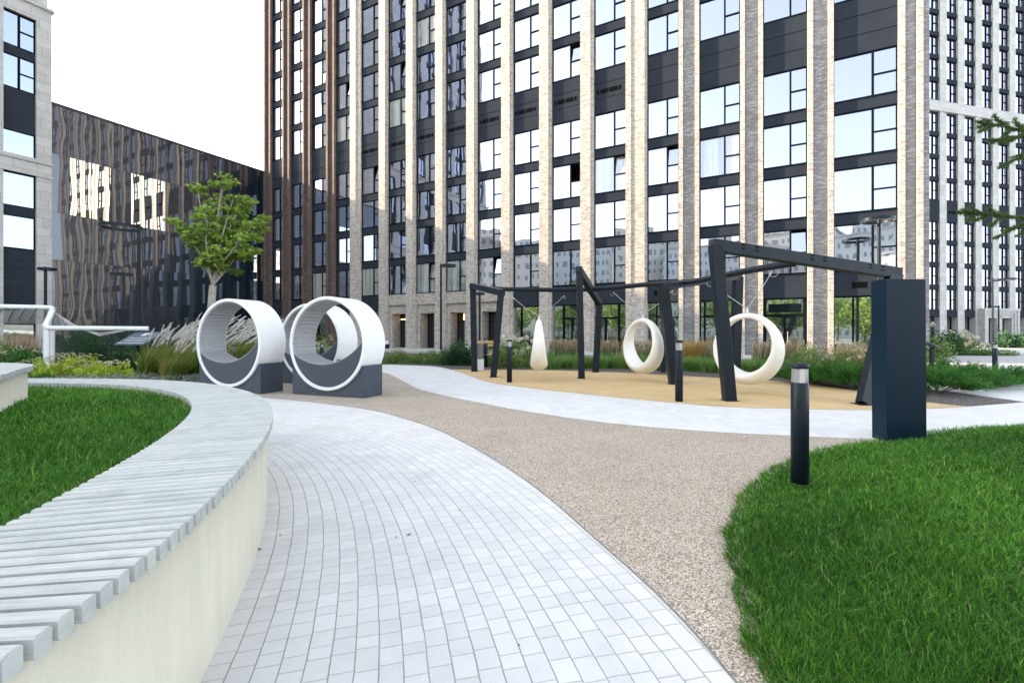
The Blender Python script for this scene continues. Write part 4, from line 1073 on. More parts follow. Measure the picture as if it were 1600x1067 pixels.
ring_lamp('dark lamp post with large ring head before the black glass building', at(217, 23), 6.85, .88, -1)
ring_lamp('dark lamp post with ring head standing left against the stone pier', at(71, 27), 5.3, .42, .25)
ring_lamp('dark lamp post with ring head half hidden behind the tree', at(332, 35), 6.8, .85, -1)
ring_lamp('dark lamp post before the brick portals, ring head to its right', at(689, 33.8), 6.5, .55, 1)
ring_lamp('dark lamp post with ring head rising behind the navy pylon', at(1373.5, 21.2), 6.75, .66, -.12)
ring_lamp('dark lamp post with ring head before the distant pale building', at(1551, 45.5), 6.85, 1.0, 1)
ring_lamp('small distant lamp post near the pale building entrance', at(1560.5, 55), 4.7, .55, -1)
lp2 = at(749, 38.0)
ring_lamp('thin dark lamp post seen inside the left leaning portal', at(749.5, 32.3), 4.3, .45, -.2)

# ------------------------------------------------------------------ small furniture
bn_ = empty('litter_bin', at(749, 17.0)); tag(bn_, 'grey slatted litter bin with pale base behind the left portal frame', 'litter bin')
mb = MB(); mb.box(-.15, .15, 0, .3, .02, .44, .01); mb.build('base', M['white_tube'], bn_)
mb = MB()
for k in range(7): mb.box(-.155+k*.044, -.155+k*.044+.036, -.015, .31, .45, 1.0)
mb.build('slatted_casing', M['bin_grey'], bn_)
mb = MB(); mb.box(-.15, .15, .0, .3, .46, .99); mb.build('liner', M['black'], bn_)
yb = empty('timber_bench', at(757, 19.0)); tag(yb, 'yellow timber bench behind the grey slatted bin', 'bench')
mb = MB()
for k in range(2): mb.box(-.55, .55, .18+.03*k, .24+.03*k, .84+.13*k, .95+.13*k, .01)
mb.build('backrest', M['yellow_wood'], yb)
mb = MB()
for k in range(3): mb.box(-.55, .55, -.3+.14*k, -.18+.14*k, .50, .55, .01)
mb.build('seat', M['yellow_wood'], yb)
for sx in (-.45, .45):
    mb = MB(); mb.bar((sx, -.2, 0), (sx, -.2, .5), .06, .06); mb.bar((sx, .22, 0), (sx, .25, 1.05), .06, .06); mb.build('leg', M['anthracite'], yb)
ab = empty('a_board', EU*(-26.4) + EN*27.8 + Vector((0, 0, .17)), RZ); tag(ab, 'small dark box with a white board beside a brick portal', 'sign')
mb = MB(); mb.box(-.22, .22, -.15, .15, 0, .34, .01); mb.build('box', M['anthracite'], ab)
mb = MB(); mb.bar((0, .02, .34), (0, .10, .62), .36, .02); mb.build('board', M['white_paint'], ab)

# information sign on a post
sg = empty('plant_sign', gp(217.5, 586)); tag(sg, 'tilted grey sign plate with white lettering on a black post', 'sign', )
Yg = sg.location.y; k_ = Yg/F
mb = MB(); mb.bar((.02, 0, 0), (-.04, 0, zat(536, Yg)), .075, .05, (0, 1, 0), .004); mb.build('post', M['anthracite'], sg)
pl = MB(); zc = zat(528.5, Yg); sl_ = R(-28)
hw = 24*k_*.93
# plate lies sloping like a lectern, turned slightly so that it reads as a parallelogram
pl.add([], [])
def plate_pt(u, v, e=0):        # u -1..1, v -1..1 (v up = further away and higher)
    return Vector((u*hw + v*.10, v*.32 - e*.45 + u*.0, zc + v*.205 + e))
q = [plate_pt(-1, -1), plate_pt(1, -1), plate_pt(1, 1), plate_pt(-1, 1)]; q2 = [p + Vector((0, .012, -.022)) for p in q]
pl.add(q + q2, [(0,1,2,3), (7,6,5,4), (0,4,5,1), (1,5,6,2), (2,6,7,3), (3,7,4,0)]); plo = pl.build('sign_plate', M['sign_grey'], sg)
def text_on(parent, txt, size, u, v, name='lettering'):
    c = bpy.data.curves.new(name, 'FONT'); c.body = txt; c.size = size; c.align_x = 'CENTER'; c.align_y = 'CENTER'; c.extrude = .0015
    c.materials.append(M['white_paint']); o = bpy.data.objects.new(name, c); COL.objects.link(o)
    ex = Vector((1, 0, 0)); ey = (plate_pt(0, 1)-plate_pt(0, -1)); ey = (ey - ex*ey.dot(ex)).normalized(); ez = ex.cross(ey)
    p = plate_pt(u, v) + ez*.004; mt = Matrix((ex, ey, ez)).transposed().to_4x4(); mt.translation = p
    dg = bpy.context.evaluated_depsgraph_get(); me = bpy.data.meshes.new_from_object(o.evaluated_get(dg)); bpy.data.objects.remove(o)
    me.transform(mt); me.materials.clear(); return link_mesh(name, me, M['white_paint'], parent)
text_on(plo, 'Тенистый сквер', .098, 0, .02); text_on(plo, 'общественный', .095, -.03, -.32); text_on(plo, 'жилого комплекса', .095, -.08, -.70)
lg = MB()
for i, (x0, x1) in enumerate(((-.085, -.06), (-.05, -.025), (-.015, .01), (.02, .07))):
    a = plate_pt(x0/hw, .38); b = plate_pt(x1/hw + .01, .82); up_ = Vector((0, -.004, .006))
    lg.bar(a+up_, b+up_, .020 if i < 3 else .045, .004, (0, -.5, .8))
lg.build('emblem', M['white_paint'], plo)

# white tubular hammock frame with rope net
hf = empty('hammock_frame', at(76, 15.5)); tag(hf, 'white bent tube hammock frame with grey rope net at the left', 'hammock frame')
O = hf.location.copy()
def PP(x, y, Y): return P3(x, y, Y) - O
mb = MB()
path1 = [PP(-60, 478, 14.5), PP(0, 479, 15), PP(70, 480.5, 15.5), PP(80, 481.5, 15.5), PP(81.5, 486, 15.5), PP(72, 507, 15.0), PP(72.5, 511.5, 15.0), PP(78, 512.5, 15.0), PP(150, 513, 15.3), PP(216, 513.5, 15.6), PP(232, 513.5, 15.7)]
mb.tube([Vector(p) for p in catmull([tuple(p) for p in path1], 6)], .078, 14); mb.build('bent_tube', M['white_tube'], hf)
for x0, y0, Yy in ((73, 510, 15.0), (81, 513, 16.2)):
    mb = MB(); a = PP(x0, y0, Yy); mb.tube([a, Vector((a.x, a.y, 0))], .085, 14); mb.build('leg', M['white_tube'], hf)
nm = MB()
for k in range(16):                                  # net left: ropes sagging between the tube and a lower spreader
    f = k/15; a = PP(-60, 481 + 0*f, 15); b = PP(76 - 6*f, 483 + 22*f, 15.6 + f*.3)
    a = PP(-50, 482 + 19*f, 15.0+f*1.2)
    mid = (a+b)/2 - Vector((0, 0, .06)); nm.tube([a, mid, b], .009, 5)
for x in (-18, 4, 24, 40, 58): nm.bar(PP(x, 481, 15.1), PP(x-14, 502, 16.0), .035, .03)
for k in range(12):
    f = k/11; a = PP(84, 487 + 22*f, 15.5); b = PP(118 + 30*(1-f)*0 + 10*f, 508.5 + 2*f, 15.3); nm.tube([a, b], .009, 5)
nm.bar(PP(96, 497, 15.4), PP(99, 511, 15.4), .03, .03)
for k in range(9):
    f = k/8; a = PP(128 + 6*f, 516 + f, 15.5); mid = PP(155, 520 + 5*f, 15.9); b = PP(200 - 4*f, 516 + f, 15.8); nm.tube([a, mid, b], .010, 5)
nm.build('rope_net', M['cable'], hf)

# ------------------------------------------------------------------ plants
def ball_dirs(n): 
    v = rng.normal(size=(n, 3)); return v/np.linalg.norm(v, axis=1, keepdims=True)
def bush(name, label, cat, pos, rx, h, m, n=900, leaf=.06, asp=.55, group=None, ry=None, lumps=9, needle=False, stem=True, upb=.3, extra=None):
    root = empty(name, pos); tag(root, label, cat, group); ry = ry or rx
    lc = ball_dirs(lumps); lc[:, 2] = np.abs(lc[:, 2]); lc *= rng.uniform(.35, .75, lumps)[:, None]
    k = rng.integers(0, lumps, n); lr = rng.uniform(.30, .52, lumps)[k]
    d = ball_dirs(n); C = lc[k] + d*(lr*rng.uniform(.45, 1.05, n))[:, None]
    C[:, 2] = np.abs(C[:, 2]) ; tone = rng.uniform(-.12, .12, lumps)[k]
    P = C*np.array([rx, ry, h]) + np.array([0, 0, .02*h])
    D = d + np.array([0, 0, upb]) + rng.normal(0, .45 if not needle else .2, (n, 3))
    var = np.clip(rng.normal(.42, .2, n) + tone + (C[:, 2]-.4)*.12, 0, 1)
    leaves('foliage', P, D, rng.uniform(.7, 1.25, n)*leaf, asp, var, m, root)
    if stem:
        s = MB()
        for i in range(min(lumps, 7)):
            e = lc[i]*np.array([rx, ry, h]); s.tube([(e[0]*.1, e[1]*.1, 0), (e[0]*.45, e[1]*.45, e[2]*.5), tuple(e)], [.018, .012, .005], 5)
        s.build('stems', M['dark_bark'], root)
    return root
def blossoms(root, rx, h, n, r, m, ry=None):
    C = []; Dd = []; V_ = []; ry = ry or rx
    for i in range(n):
        d = ball_dirs(1)[0]; d[2] = abs(d[2])*.8+.25; c = d*np.array([rx, ry, h])*.95; v0 = rng.uniform(0, 1)
        for j in range(26): C.append(c + ball_dirs(1)[0]*r*rng.uniform(.4, 1)); Dd.append(ball_dirs(1)[0]); V_.append(np.clip(v0+rng.normal(0, .15), 0, 1))
    leaves('flower_heads', np.array(C), np.array(Dd), np.full(len(C), r*.8), .9, np.array(V_), m, root)
def tuftg(name, label, cat, pos, n, h, spread, m, lean=(0.25, 0), bend=.35, w=.012, group=None, out=.8, plume=None, pm=None, ph=.3, np_=0, vr=(.5, .2)):
    root = empty(name, pos); tag(root, label, cat, group)
    a = rng.uniform(0, 2*PI, n); r = spread*np.sqrt(rng.random(n)); P = np.stack([r*np.cos(a), r*np.sin(a), 0*a], 1)
    o = rng.uniform(.1, 1, n)*out; ln = np.stack([np.cos(a)*o + lean[0], np.sin(a)*o + lean[1]], 1)
    H = rng.uniform(.55, 1.0, n)*h
    blades('blades', P, H, np.full(n, w)*rng.uniform(.7, 1.2, n), ln, rng.uniform(.5, 1.3, n)*bend, np.clip(rng.normal(vr[0], vr[1], n), 0, 1), m, root, seg=5)
    if np_:
        a = rng.uniform(0, 2*PI, np_); o = rng.uniform(0, .55, np_)*out; ln = np.stack([np.cos(a)*o+lean[0]*1.1, np.sin(a)*o+lean[1]], 1)
        r = spread*np.sqrt(rng.random(np_)); P0 = np.stack([r*np.cos(a), r*np.sin(a), 0*a], 1); HH = rng.uniform(.92, 1.18, np_)*h
        blades('stalks', P0, HH, np.full(np_, w*.45), ln, np.full(np_, bend*.35), np.full(np_, .8), m, root, seg=5, tipw=.5)
        # plume quads around each tip
        C = []; D = []; S = []
        def pos_t(i, t): 
            ll = np.hypot(*ln[i]); return np.array([P0[i, 0]+ln[i, 0]*HH[i]*t**1.6, P0[i, 1]+ln[i, 1]*HH[i]*t**1.6, HH[i]*(t-bend*.35*t**2.2)*math.sqrt(max(.3, 1-(.45*ll)**2))])
        t0 = 1 - ph/h
        for i in range(np_):
            for t in np.linspace(t0, 1.0, 9):
                c = pos_t(i, t); d = pos_t(i, min(t+.05, 1.08)) - pos_t(i, t-.05)
                for _ in range(2): C.append(c + rng.normal(0, .006, 3)); D.append(d + rng.normal(0, .12, 3)*np.linalg.norm(d)); S.append(plume*(1.1-.5*abs(t-(1+t0)/2)/(1-t0)*2*.8))
        C = np.array(C); leaves('plumes', C, np.array(D), np.array(S), .28, np.clip(rng.normal(.5, .25, len(C)), 0, 1), pm, root)
    return root

# big silvery fountain grass bank behind the left ring
FG = [(236, 14.6, 1.5), (262, 15.2, 1.75), (292, 14.0, 1.6), (300, 16.6, 2.0), (330, 15.5, 1.9), (350, 17.2, 1.95), (378, 15.6, 1.8), (398, 17.0, 1.7), (275, 13.2, 1.35), (245, 16.8, 1.6), (318, 13.6, 1.5)]
FG.sort(key=lambda q: q[0])
for i, (x, Y, h) in enumerate(FG):
    tuftg('fountain_grass', 'arching silver-plumed grass clump, %s from the left behind the white rings' % ORD[i], 'ornamental grass', at(x, Y), 620, h*1.13, .34, M['fountain'], (.50, -.06), .50, .022,
          'plumed grass clumps behind the rings', .62, .14, M['plume'], .42, 26, (.56, .27))
# lime sedum clumps
SD = [(66, 14.8, .48), (84, 15.2, .5), (103, 15.4, .58), (122, 15.6, .55), (113, 13.9, .50), (126, 13.3, .40), (143, 15.8, .55), (152, 13.4, .48), (163, 13.2, .46), (192, 13.3, .50), (180, 13.8, .45), (48, 15.0, .42), (74, 13.6, .42)]
SD.sort(key=lambda q: q[0])
for i, (x, Y, h) in enumerate(SD):
    r = bush('sedum_clump', 'lime-green sedum with flat pale flower heads, %s from the left in the bed' % ORD[i], 'plant', at(x, Y), .34, h*1.2, M['lime'], 620, .085, .6, 'lime sedum clumps', lumps=10, stem=False, upb=.9)
    C = []; D = []
    for k in range(15):
        a = rng.uniform(0, 2*PI); q = math.sqrt(rng.random())*.36; zz = h*1.15*(1.12 - .9*q*q/.16*.35) + rng.uniform(-.04, .03)
        for _ in range(7): C.append((q*math.cos(a)+rng.normal(0, .018), q*math.sin(a)+rng.normal(0, .018), zz+rng.normal(0, .006))); D.append((rng.normal(), rng.normal(), rng.normal(0, .15)))
    leaves('flower_heads', np.array(C), np.array(D), np.full(len(C), .045), .8, rng.random(len(C)), M['sedum_top'], r)
for i, (x, Y, h) in enumerate([(56, 12.9, .32), (80, 12.7, .34)]):
    bush('low_shrub', ['small dark green plant at the left foot of the lime sedums', 'small rounded green plant right beside the first, below the lime sedums'][i], 'shrub', at(x, Y), .42, h, M['juniper'], 700, .05, .5)
# dark pines
for i, (x, Y, w, h) in enumerate([(112, 19.0, 1.2, 1.45), (140, 18.5, .8, .95), (176, 18.0, 1.2, 1.35), (205, 17.2, .8, 1.0)]):
    bush('dwarf_pine', ['dark dwarf pine right of the white hammock leg', 'low dark dwarf pine between two larger pines', 'dark dwarf pine below the white horizontal tube', 'small dark pine beside the sign post'][i], 'dwarf pine', at(x, Y), w*1.05, h*1.22, M['shrub_dark'], 3600, .15, .16, 'dark dwarf pines in the left bed', needle=True, lumps=14, upb=.5)
for i, (x, Y, w, h) in enumerate([(-12, 17, 1.0, 1.15), (18, 17, 1.0, 1.2), (42, 16.5, .9, 1.1), (60, 16.2, .7, .9)]):
    r = bush('flowering_shrub', 'leafy green shrub with pale blooms, %s from the left edge under the net' % ORD[i], 'shrub', at(x, Y), w, h*.85, M['shrub'] if i == 1 else M['juniper'], 1700, .09, .55, 'shrubs under the rope net')
    if i < 2: blossoms(r, w*.8, h*.9, 9, .10, M['blossom'])
r = bush('flowering_shrub', 'pale yellow-white flowering shrub seen through the left ring', 'shrub', at(405, 17.8), 1.0, 1.25, M['shrub'], 1500, .09); blossoms(r, .9, 1.15, 14, .09, M['blossom'])
r = bush('flowering_shrub', 'pinkish-yellow flowering shrub seen through the nearest ring', 'shrub', at(506, 21), 1.3, 1.35, M['shrub'], 1500, .09); blossoms(r, 1.2, 1.3, 22, .11, M['reed'])
tuftg('straw_reflection', 'straw-coloured grass standing in for a reflection in the stone building window', 'ornamental grass', at(24, 25), 500, 1.9, .9, M['reed'], (.05, 0), .15, .03, None, .3)  # made-up clump in place of straw mirrored in the window glass
# silver ground cover at the bed edge
C = np.stack([rng.uniform(-12.5, -8.3, 2600), rng.uniform(12.0, 13.4, 2600), rng.uniform(.03, .26, 2600)], 1)
k = np.floor(C[:, 0]*2.7); C = C[(np.sin(k*3.3+C[:, 1]*4) > -.5)]
tag(leaves('silver_groundcover', C, rng.normal(size=(len(C), 3))*.5+np.array([0, 0, 1.0]), np.full(len(C), .09), .22, rng.random(len(C)), M['silver_leaf']), 'silvery ground cover along the front of the left bed', 'ground cover', kind='stuff')

# hedge of rounded shrubs behind the upper path
HG = [(600, 20.6, .62), (616, 21.2, .70), (634, 21.0, .70), (652, 21.0, .62), (668, 20.8, .72), (684, 20.6, .70), (700, 20.4, .62), (722, 20.0, .48), (592, 22.3, .7), (678, 21.8, .75), (626, 22.4, .75)]
HG.sort(key=lambda q: q[0])
for i, (x, Y, h) in enumerate(HG):
    bush('round_shrub', 'small rounded green shrub, %s from the left before the brick portals' % ORD[i], 'shrub', at(x, Y), .52 if h > .5 else .3, h*.92, M['shrub'], 900, .075, .5, 'rounded shrubs before the portals')
bush('mugo_pine', 'dense dark green round pine left of the leaning portal frame', 'dwarf pine', at(719, 20.2), 1.0, 1.12, M['shrub_dark'], 5200, .13, .26, needle=True, lumps=16, upb=.3)
bush('mugo_pine', 'darker low pine half hidden between shrubs under the lamp post', 'dwarf pine', at(695, 22.6), .5, .85, M['shrub_dark'], 1400, .12, .18, needle=True)
HG2 = [(775, 18.6, .85), (793, 18.4, .95), (812, 18.6, .90), (830, 18.5, .95), (848, 19.0, .8), (765, 20, .9), (784, 20.2, 1.0)]
for i, (x, Y, h) in enumerate(HG2):
    bush('leafy_shrub', 'loose green shrub, %s in the row behind the teardrop swing' % ORD[i], 'shrub', at(x, Y), .62, h*.9, M['shrub'], 1200, .085, .42, 'loose shrubs behind the teardrop swing', upb=.8)
for i, (x, Y) in enumerate([(787, 22), (806, 22.3), (823, 22)]):
    r = bush('hydrangea', 'hydrangea with cream and pink flower heads, %s from the left behind the shrubs' % ORD[i], 'flowering shrub', at(x, Y), .75, 1.2, M['shrub'], 900, .1, .6, 'hydrangeas behind the bollard')
    blossoms(r, .7, 1.25, 12, .11, M['blossom'])
# low green tufts along the rubber surface
TF = [(862, 17.9), (880, 18.4), (898, 18.0), (914, 18.3), (936, 18.1), (952, 18.4), (968, 18.0), (985, 18.2), (1002, 17.8), (1020, 17.6), (1046, 17.2), (1062, 17.2), (1078, 16.9), (1096, 16.6), (1112, 16.2), (1130, 16.0), (1150, 15.6), (1168, 15.3), (1188, 15.0), (1206, 14.9)]
for i, (x, Y) in enumerate(TF):
    tuftg('grass_tuft', 'low green grass tuft, %s from the left along the sandy surface' % ORD[i], 'grass tuft', at(x, Y), 420, .78, .36, M['tuft'], (.12, 0), .35, .016, 'green tufts along the rubber surface', .6)
for i, (x, Y) in enumerate([(871, 20), (890, 20.3), (943, 20), (976, 20), (1010, 19.6), (1060, 19), (1100, 18.4), (1140, 17.8), (1175, 17.3)]):
    tuftg('grass_tuft', 'green grass tuft in the rear row, %s from the left before the terrace' % ORD[i], 'grass tuft', at(x, Y), 300, .72, .4, M['tuft'], (.12, 0), .35, .02, 'green tufts before the terrace', .6)
# feather reed grasses on the terrace
RG = [(866, 1), (877, 1), (889, 1), (900, 1), (940, 1), (952, 1), (968, 0), (982, 1), (1004, 1), (1018, 0), (1098, 1), (1107, 1), (1118, 1), (1128, 0), (1186, 1), (1198, 1), (1216, 0), (1230, 1), (1242, 1), (1322, 1)]
for i, (x, f) in enumerate(RG):
    r = (x-800)/F; Y = 24.0/(r*EN.x+EN.y) if x < 1080 else 23.0/(r*EN.x+EN.y)
    tuftg('reed_grass', 'upright straw-plumed reed grass, %s from the left before the shopfronts' % ORD[i], 'ornamental grass', at(x, Y, .0), 170, .95, .3, M['tuft'], (.10, 0), .15, .016, 'straw reed grasses before the shopfronts', .28, .17, M['reed'], .55, 34 if f else 20, (.55, .25))
for i, (x, Y, s) in enumerate([(1070, 21.5, 1.0), (1083, 21.5, 1.0), (1330, 16.5, .95), (1345, 16.6, .95)]):
    tuftg('golden_grass', ['golden grass clump left beside the leaning post', 'round golden grass clump right of the leaning post', 'tan grass clump behind the rose shrubs', 'tan grass clump left beside the navy pylon'][i], 'ornamental grass', at(x, Y), 900, 1.55*s*(1 if i < 2 else .95), .40, M['reed_gold'] if i < 2 else M['reed'], (.06, 0), .30, .014, None, .42)
bush('yellow_shrub', 'small yellowish shrub seen through the middle ring swing', 'shrub', at(984, 22.5), .6, 1.25, M['reed_gold'], 900, .07)
# shrubs at the right of the swings
for i, (x, Y, w, h) in enumerate([(1245, 14.2, .75, 1.15), (1272, 14.6, .8, 1.2), (1300, 14.3, .85, 1.2), (1325, 14.0, .8, 1.1), (1350, 13.8, .7, 1.1), (1285, 16.5, .9, 1.35)]):
    r = bush('rose_shrub', 'rusty-green shrub with small pale flowers, %s from the left behind the low juniper' % ORD[i], 'shrub', at(x, Y), w, h*.92, M['shrub'], 2200, .06, .5, 'rose shrubs behind the juniper', upb=.9)
    leaves('rusty_leaves', np.clip(ball_dirs(240), -1, 1)*np.array([w, w, h])*rng.uniform(.5, 1, (240, 1))*np.array([1, 1, .5])+np.array([0, 0, h*.5]), ball_dirs(240), np.full(240, .06), .5, rng.random(240), M['rust'], r)
    if i in (1, 3, 4): blossoms(r, w*.9, h*.85, 5, .06, M['blossom'])
def juniper(label, x, Y, w, h, n=150, seed=0):
    root = empty('juniper', at(x, Y)); tag(root, label, 'juniper', 'spreading junipers'); P = []; D = []; S = []; Vv = []; st = MB()
    for k in range(n):
        a = rng.uniform(0, 2*PI); q = math.sqrt(rng.random()); L = w*q
        e = np.array([math.cos(a)*L, math.sin(a)*L*.7, h*(1-.55*q*q)*rng.uniform(.55, 1.05)])
        b = e*np.array([.35, .35, .15]); d = e-b; v0 = rng.normal(.45, .14)
        if k % 6 == 0: st.tube([tuple(b*.2), tuple((b+e)/2), tuple(e)], [.012, .008, .003], 4)
        for t in np.linspace(.35, 1, 9):
            c = b + d*t; c[2] += .06*math.sin(t*PI)
            for _ in range(7):
                dd = d/np.linalg.norm(d) + rng.normal(0, .45, 3) + np.array([.1, 0, .15]); P.append(c + dd*.04 + rng.normal(0, .015, 3)); D.append(dd); S.append(rng.uniform(.06, .13)*(1.15-.5*t)); Vv.append(v0 + (t-.5)*.35 + rng.normal(0, .1))
    leaves('foliage', np.array(P), np.array(D), np.array(S), .16, np.clip(np.array(Vv), 0, 1), M['juniper'], root); st.build('stems', M['dark_bark'], root)
for lab, x, Y, w, h in [('low spreading juniper left of the navy pylon, nearest the third swing', 1268, 12.6, 1.05, .62), ('low spreading juniper left of the navy pylon, middle of its row', 1300, 12.1, 1.1, .60), ('low juniper directly left of the navy pylon', 1338, 11.4, 1.0, .60),
                        ('bright green spreading juniper directly right of the navy pylon', 1462, 10.6, 1.15, .62), ('bright green spreading juniper in the right bed, middle one', 1500, 11.3, 1.3, .66), ('bright green juniper reaching over the paving at the right edge', 1553, 11.9, 1.25, .58), ('small juniper behind the right bed junipers', 1480, 12.9, 1.2, .6)]:
    juniper(lab, x, Y, w, h)
# plants right, beyond the paving
for i, (x, Y, w, h, fl) in enumerate([(1458, 17.5, .7, 1.5, 0), (1470, 30, 1.7, 2.3, 1), (1492, 31, 1.6, 1.7, 1), (1512, 32, 1.4, 1.2, 0)]):
    r = bush('hydrangea', ['tall leafy shrub directly right of the navy pylon', 'tall shrub with white blooms behind the pylon', 'white blooming shrub right of the taller one', 'low green shrub at the right end of the far bed'][i], 'flowering shrub', at(x, Y), w, h*.85, M['shrub_dark'] if i == 1 else M['shrub'], 1800, .14 if i else .08, .6, None, upb=.2)
    if fl: blossoms(r, w*.9, h*.9, 14, .15, M['blossom'])
for i, (x, Y, w, h) in enumerate([(1480, 30, 1.8, .5), (1510, 29.5, 1.9, .5), (1540, 29.8, 1.7, .42)]):
    bush('ground_shrub', 'low spreading green shrub, %s from the left beyond the sunlit paving' % ORD[i], 'shrub', at(x, Y), w, h, M['tuft'], 1500, .12, .4, 'low shrubs beyond the sunlit paving')
for i, (x, Y, w, h) in enumerate([(1572, 44, 1.6, 1.9), (1592, 44, 2.0, 1.7), (1612, 43, 1.8, 2.2)]):
    bush('dark_shrub', 'dark green shrub, %s from the left before the pale building entrance' % ORD[i], 'shrub', at(x, Y), w, h*.85, M['shrub_dark'], 1800, .2, .5, 'dark shrubs before the far entrance')
# info post right of pylon
ip = empty('info_sign', at(1456, 13.5)); tag(ip, 'small dark post with tilted plate right beside the navy pylon', 'sign')
mb = MB(); mb.bar((0, 0, 0), (0, 0, .98), .09, .06); mb.build('post', M['anthracite'], ip)
mb = MB(); mb.bar((-.16, .02, 1.12), (.14, -.03, .95), .34, .02); mb.build('sign_plate', M['sign_grey'], ip)

# ------------------------------------------------------------------ trees
def branch(mb, p, d, L, r, depth, tips, spread=.55, n=5, up=.25, wind=0.0):
    pts = [p.copy()]; rad = [r]; q = p.copy(); dd = d.copy()
    for k in range(n):
        dd = (dd + Vector((random.uniform(-.12, .12)+wind, random.uniform(-.12, .12), up*.25))).normalized(); q = q + dd*L/n; pts.append(q.copy()); rad.append(r*(1-.62*(k+1)/n))
    mb.tube(pts, rad, 7 if r > .02 else 5, caps=False)
    if depth == 0:
        for k in (2, 3, 4, 5): tips.append((pts[min(k, n)], dd.copy()))
        return
    m = random.choice((3, 4))
    for k in range(m):
        t = random.uniform(.35, 1.0) if k else 1.0; i = min(int(t*n), n); a = random.uniform(0, 2*PI)
        perp = dd.cross(Vector((math.cos(a), math.sin(a), .3))).normalized(); nd = (dd*(1-spread*.5) + perp*spread).normalized()
        branch(mb, pts[i], nd, L*random.uniform(.55, .78), rad[i]*.68, depth-1, tips, spread, n, up, wind)
tree = empty('young_maple', at(331, 17.0)); tag(tree, 'young maple with pale trunk and wind-blown green crown behind the rings', 'tree')
random.seed(21)
tr = MB(); tips = []
ztop = zat(408, 17); 
tr.tube([(0, 0, 0), (.02, 0, 1.2), (-.03, 0, 2.2), (.04, 0, ztop-.9)], [.16, .14, .13, .12], 12)
k_px = 17/F
# hand placed limbs reaching the crown's outline (pixel targets)
base = Vector((.04, 0, ztop-1.0))
targ = [(302, 375, 0), (312, 345, .8), (322, 300, -.5), (335, 285, .5), (348, 276, 0), (362, 300, .8), (380, 318, -.6), (398, 345, .2), (395, 378, -.7), (380, 385, .7), (350, 340, -1.0), (340, 330, 1.1), (305, 365, -.6), (366, 355, 1.0), (352, 372, -1.1), (326, 365, 1.0), (390, 330, 1.0), (300, 355, -.9), (312, 402, .5), (352, 408, -.5), (368, 395, .2)]
Ctr = []
for (x, y, dy) in targ:
    e = Vector(((x-331)*k_px, dy, zat(y, 17))); st_ = base + Vector((0, 0, random.uniform(0, 1.2)))
    mid = st_*.5 + e*.5 + Vector(((e.x-st_.x)*-.12, 0, -.15)); 
    pts = [Vector(p) for p in catmull([tuple(st_), tuple(mid), tuple(e)], 5)]
    tr.tube(pts, list(np.linspace(.055, .012, len(pts))), 7, caps=False)
    for _ in range(8):
        t = random.uniform(.40, 1); i = int(t*(len(pts)-1)); a = random.uniform(0, 2*PI)
        b_ = pts[i]; e2 = b_ + Vector((math.cos(a)*.26+.10, math.sin(a)*.34, random.uniform(-.05, .34))); tr.tube([b_, (b_+e2)/2+Vector((0, 0, .05)), e2], [.014, .010, .005], 4, caps=False)
        Ctr.append((e2, random.uniform(.13, .25))); 
    Ctr.append((e, .24))
trunk = tr.build('trunk', M['bark'], tree)
C = []; D = []; V_ = []; S_ = []
for c, r in Ctr:
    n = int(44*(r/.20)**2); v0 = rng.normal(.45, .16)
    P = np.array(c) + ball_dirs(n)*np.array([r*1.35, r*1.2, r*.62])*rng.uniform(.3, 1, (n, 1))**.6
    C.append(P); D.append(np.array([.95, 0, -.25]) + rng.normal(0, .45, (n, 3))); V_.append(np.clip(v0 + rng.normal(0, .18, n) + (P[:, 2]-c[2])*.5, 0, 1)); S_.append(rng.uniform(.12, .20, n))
leaves('crown', np.concatenate(C), np.concatenate(D), np.concatenate(S_), .62, np.concatenate(V_), M['maple'], tree)
mb = MB(); mb.lathe([(.145, 1.2), (.155, 1.25), (.155, 2.0), (.14, 2.05)], n=14); mb.build('trunk_wrap', M['concrete'], tree)

# spruce whose branches reach in from the right
spz = empty('spruce_tree', (8.1, 6.1, .1)); tag(spz, 'spruce branches with green needles reaching in from the right edge', 'tree')
SO = spz.location
tb_ = MB(); tb_.tube([(0, 0, 0), (0, 0, 3), (.03, 0, 6)], [.14, .10, .03], 10); NP = []; ND = []; NS = []; NV = []
def sprig(a, b, dens=62, L=.046):
    a = Vector(a); b = Vector(b); d = b-a; n = int(d.length*dens*18)
    tb_.tube([a, (a+b)/2 + Vector((0, 0, -.012)), b], [.006, .0045, .002], 5, caps=False)
    t = rng.random(n); P = np.array(a)+np.outer(t, np.array(d)); P[:, 2] -= .05*np.sin(t*PI)*d.length
    dn = np.array(d.normalized()); dirs = dn*.75 + rng.normal(0, .55, (n, 3)); dirs[:, 2] += .12
    dirs /= np.linalg.norm(dirs, axis=1, keepdims=True)
    NP.append(P + dirs*L*.5); ND.append(dirs); NS.append(rng.uniform(.8, 1.3, n)*L); NV.append(np.clip(rng.normal(.5, .22, n), 0, 1))
def sbranch(pts, subs):
    w = [P3(x, y, Yv) - SO for x, y, Yv in pts]
    root_ = Vector((0, 0, w[0].z + .25)); tb_.tube([root_, w[0]], [.02, .011], 6, caps=False); tb_.tube(w, list(np.linspace(.011, .004, len(w))), 6, caps=False)
    for i in range(len(w)-1): sprig(w[i], w[i+1])
    for (x0, y0, x1, y1, Yv) in subs: sprig(P3(x0, y0, Yv)-SO, P3(x1, y1, Yv + random.uniform(-.1, .1))-SO)
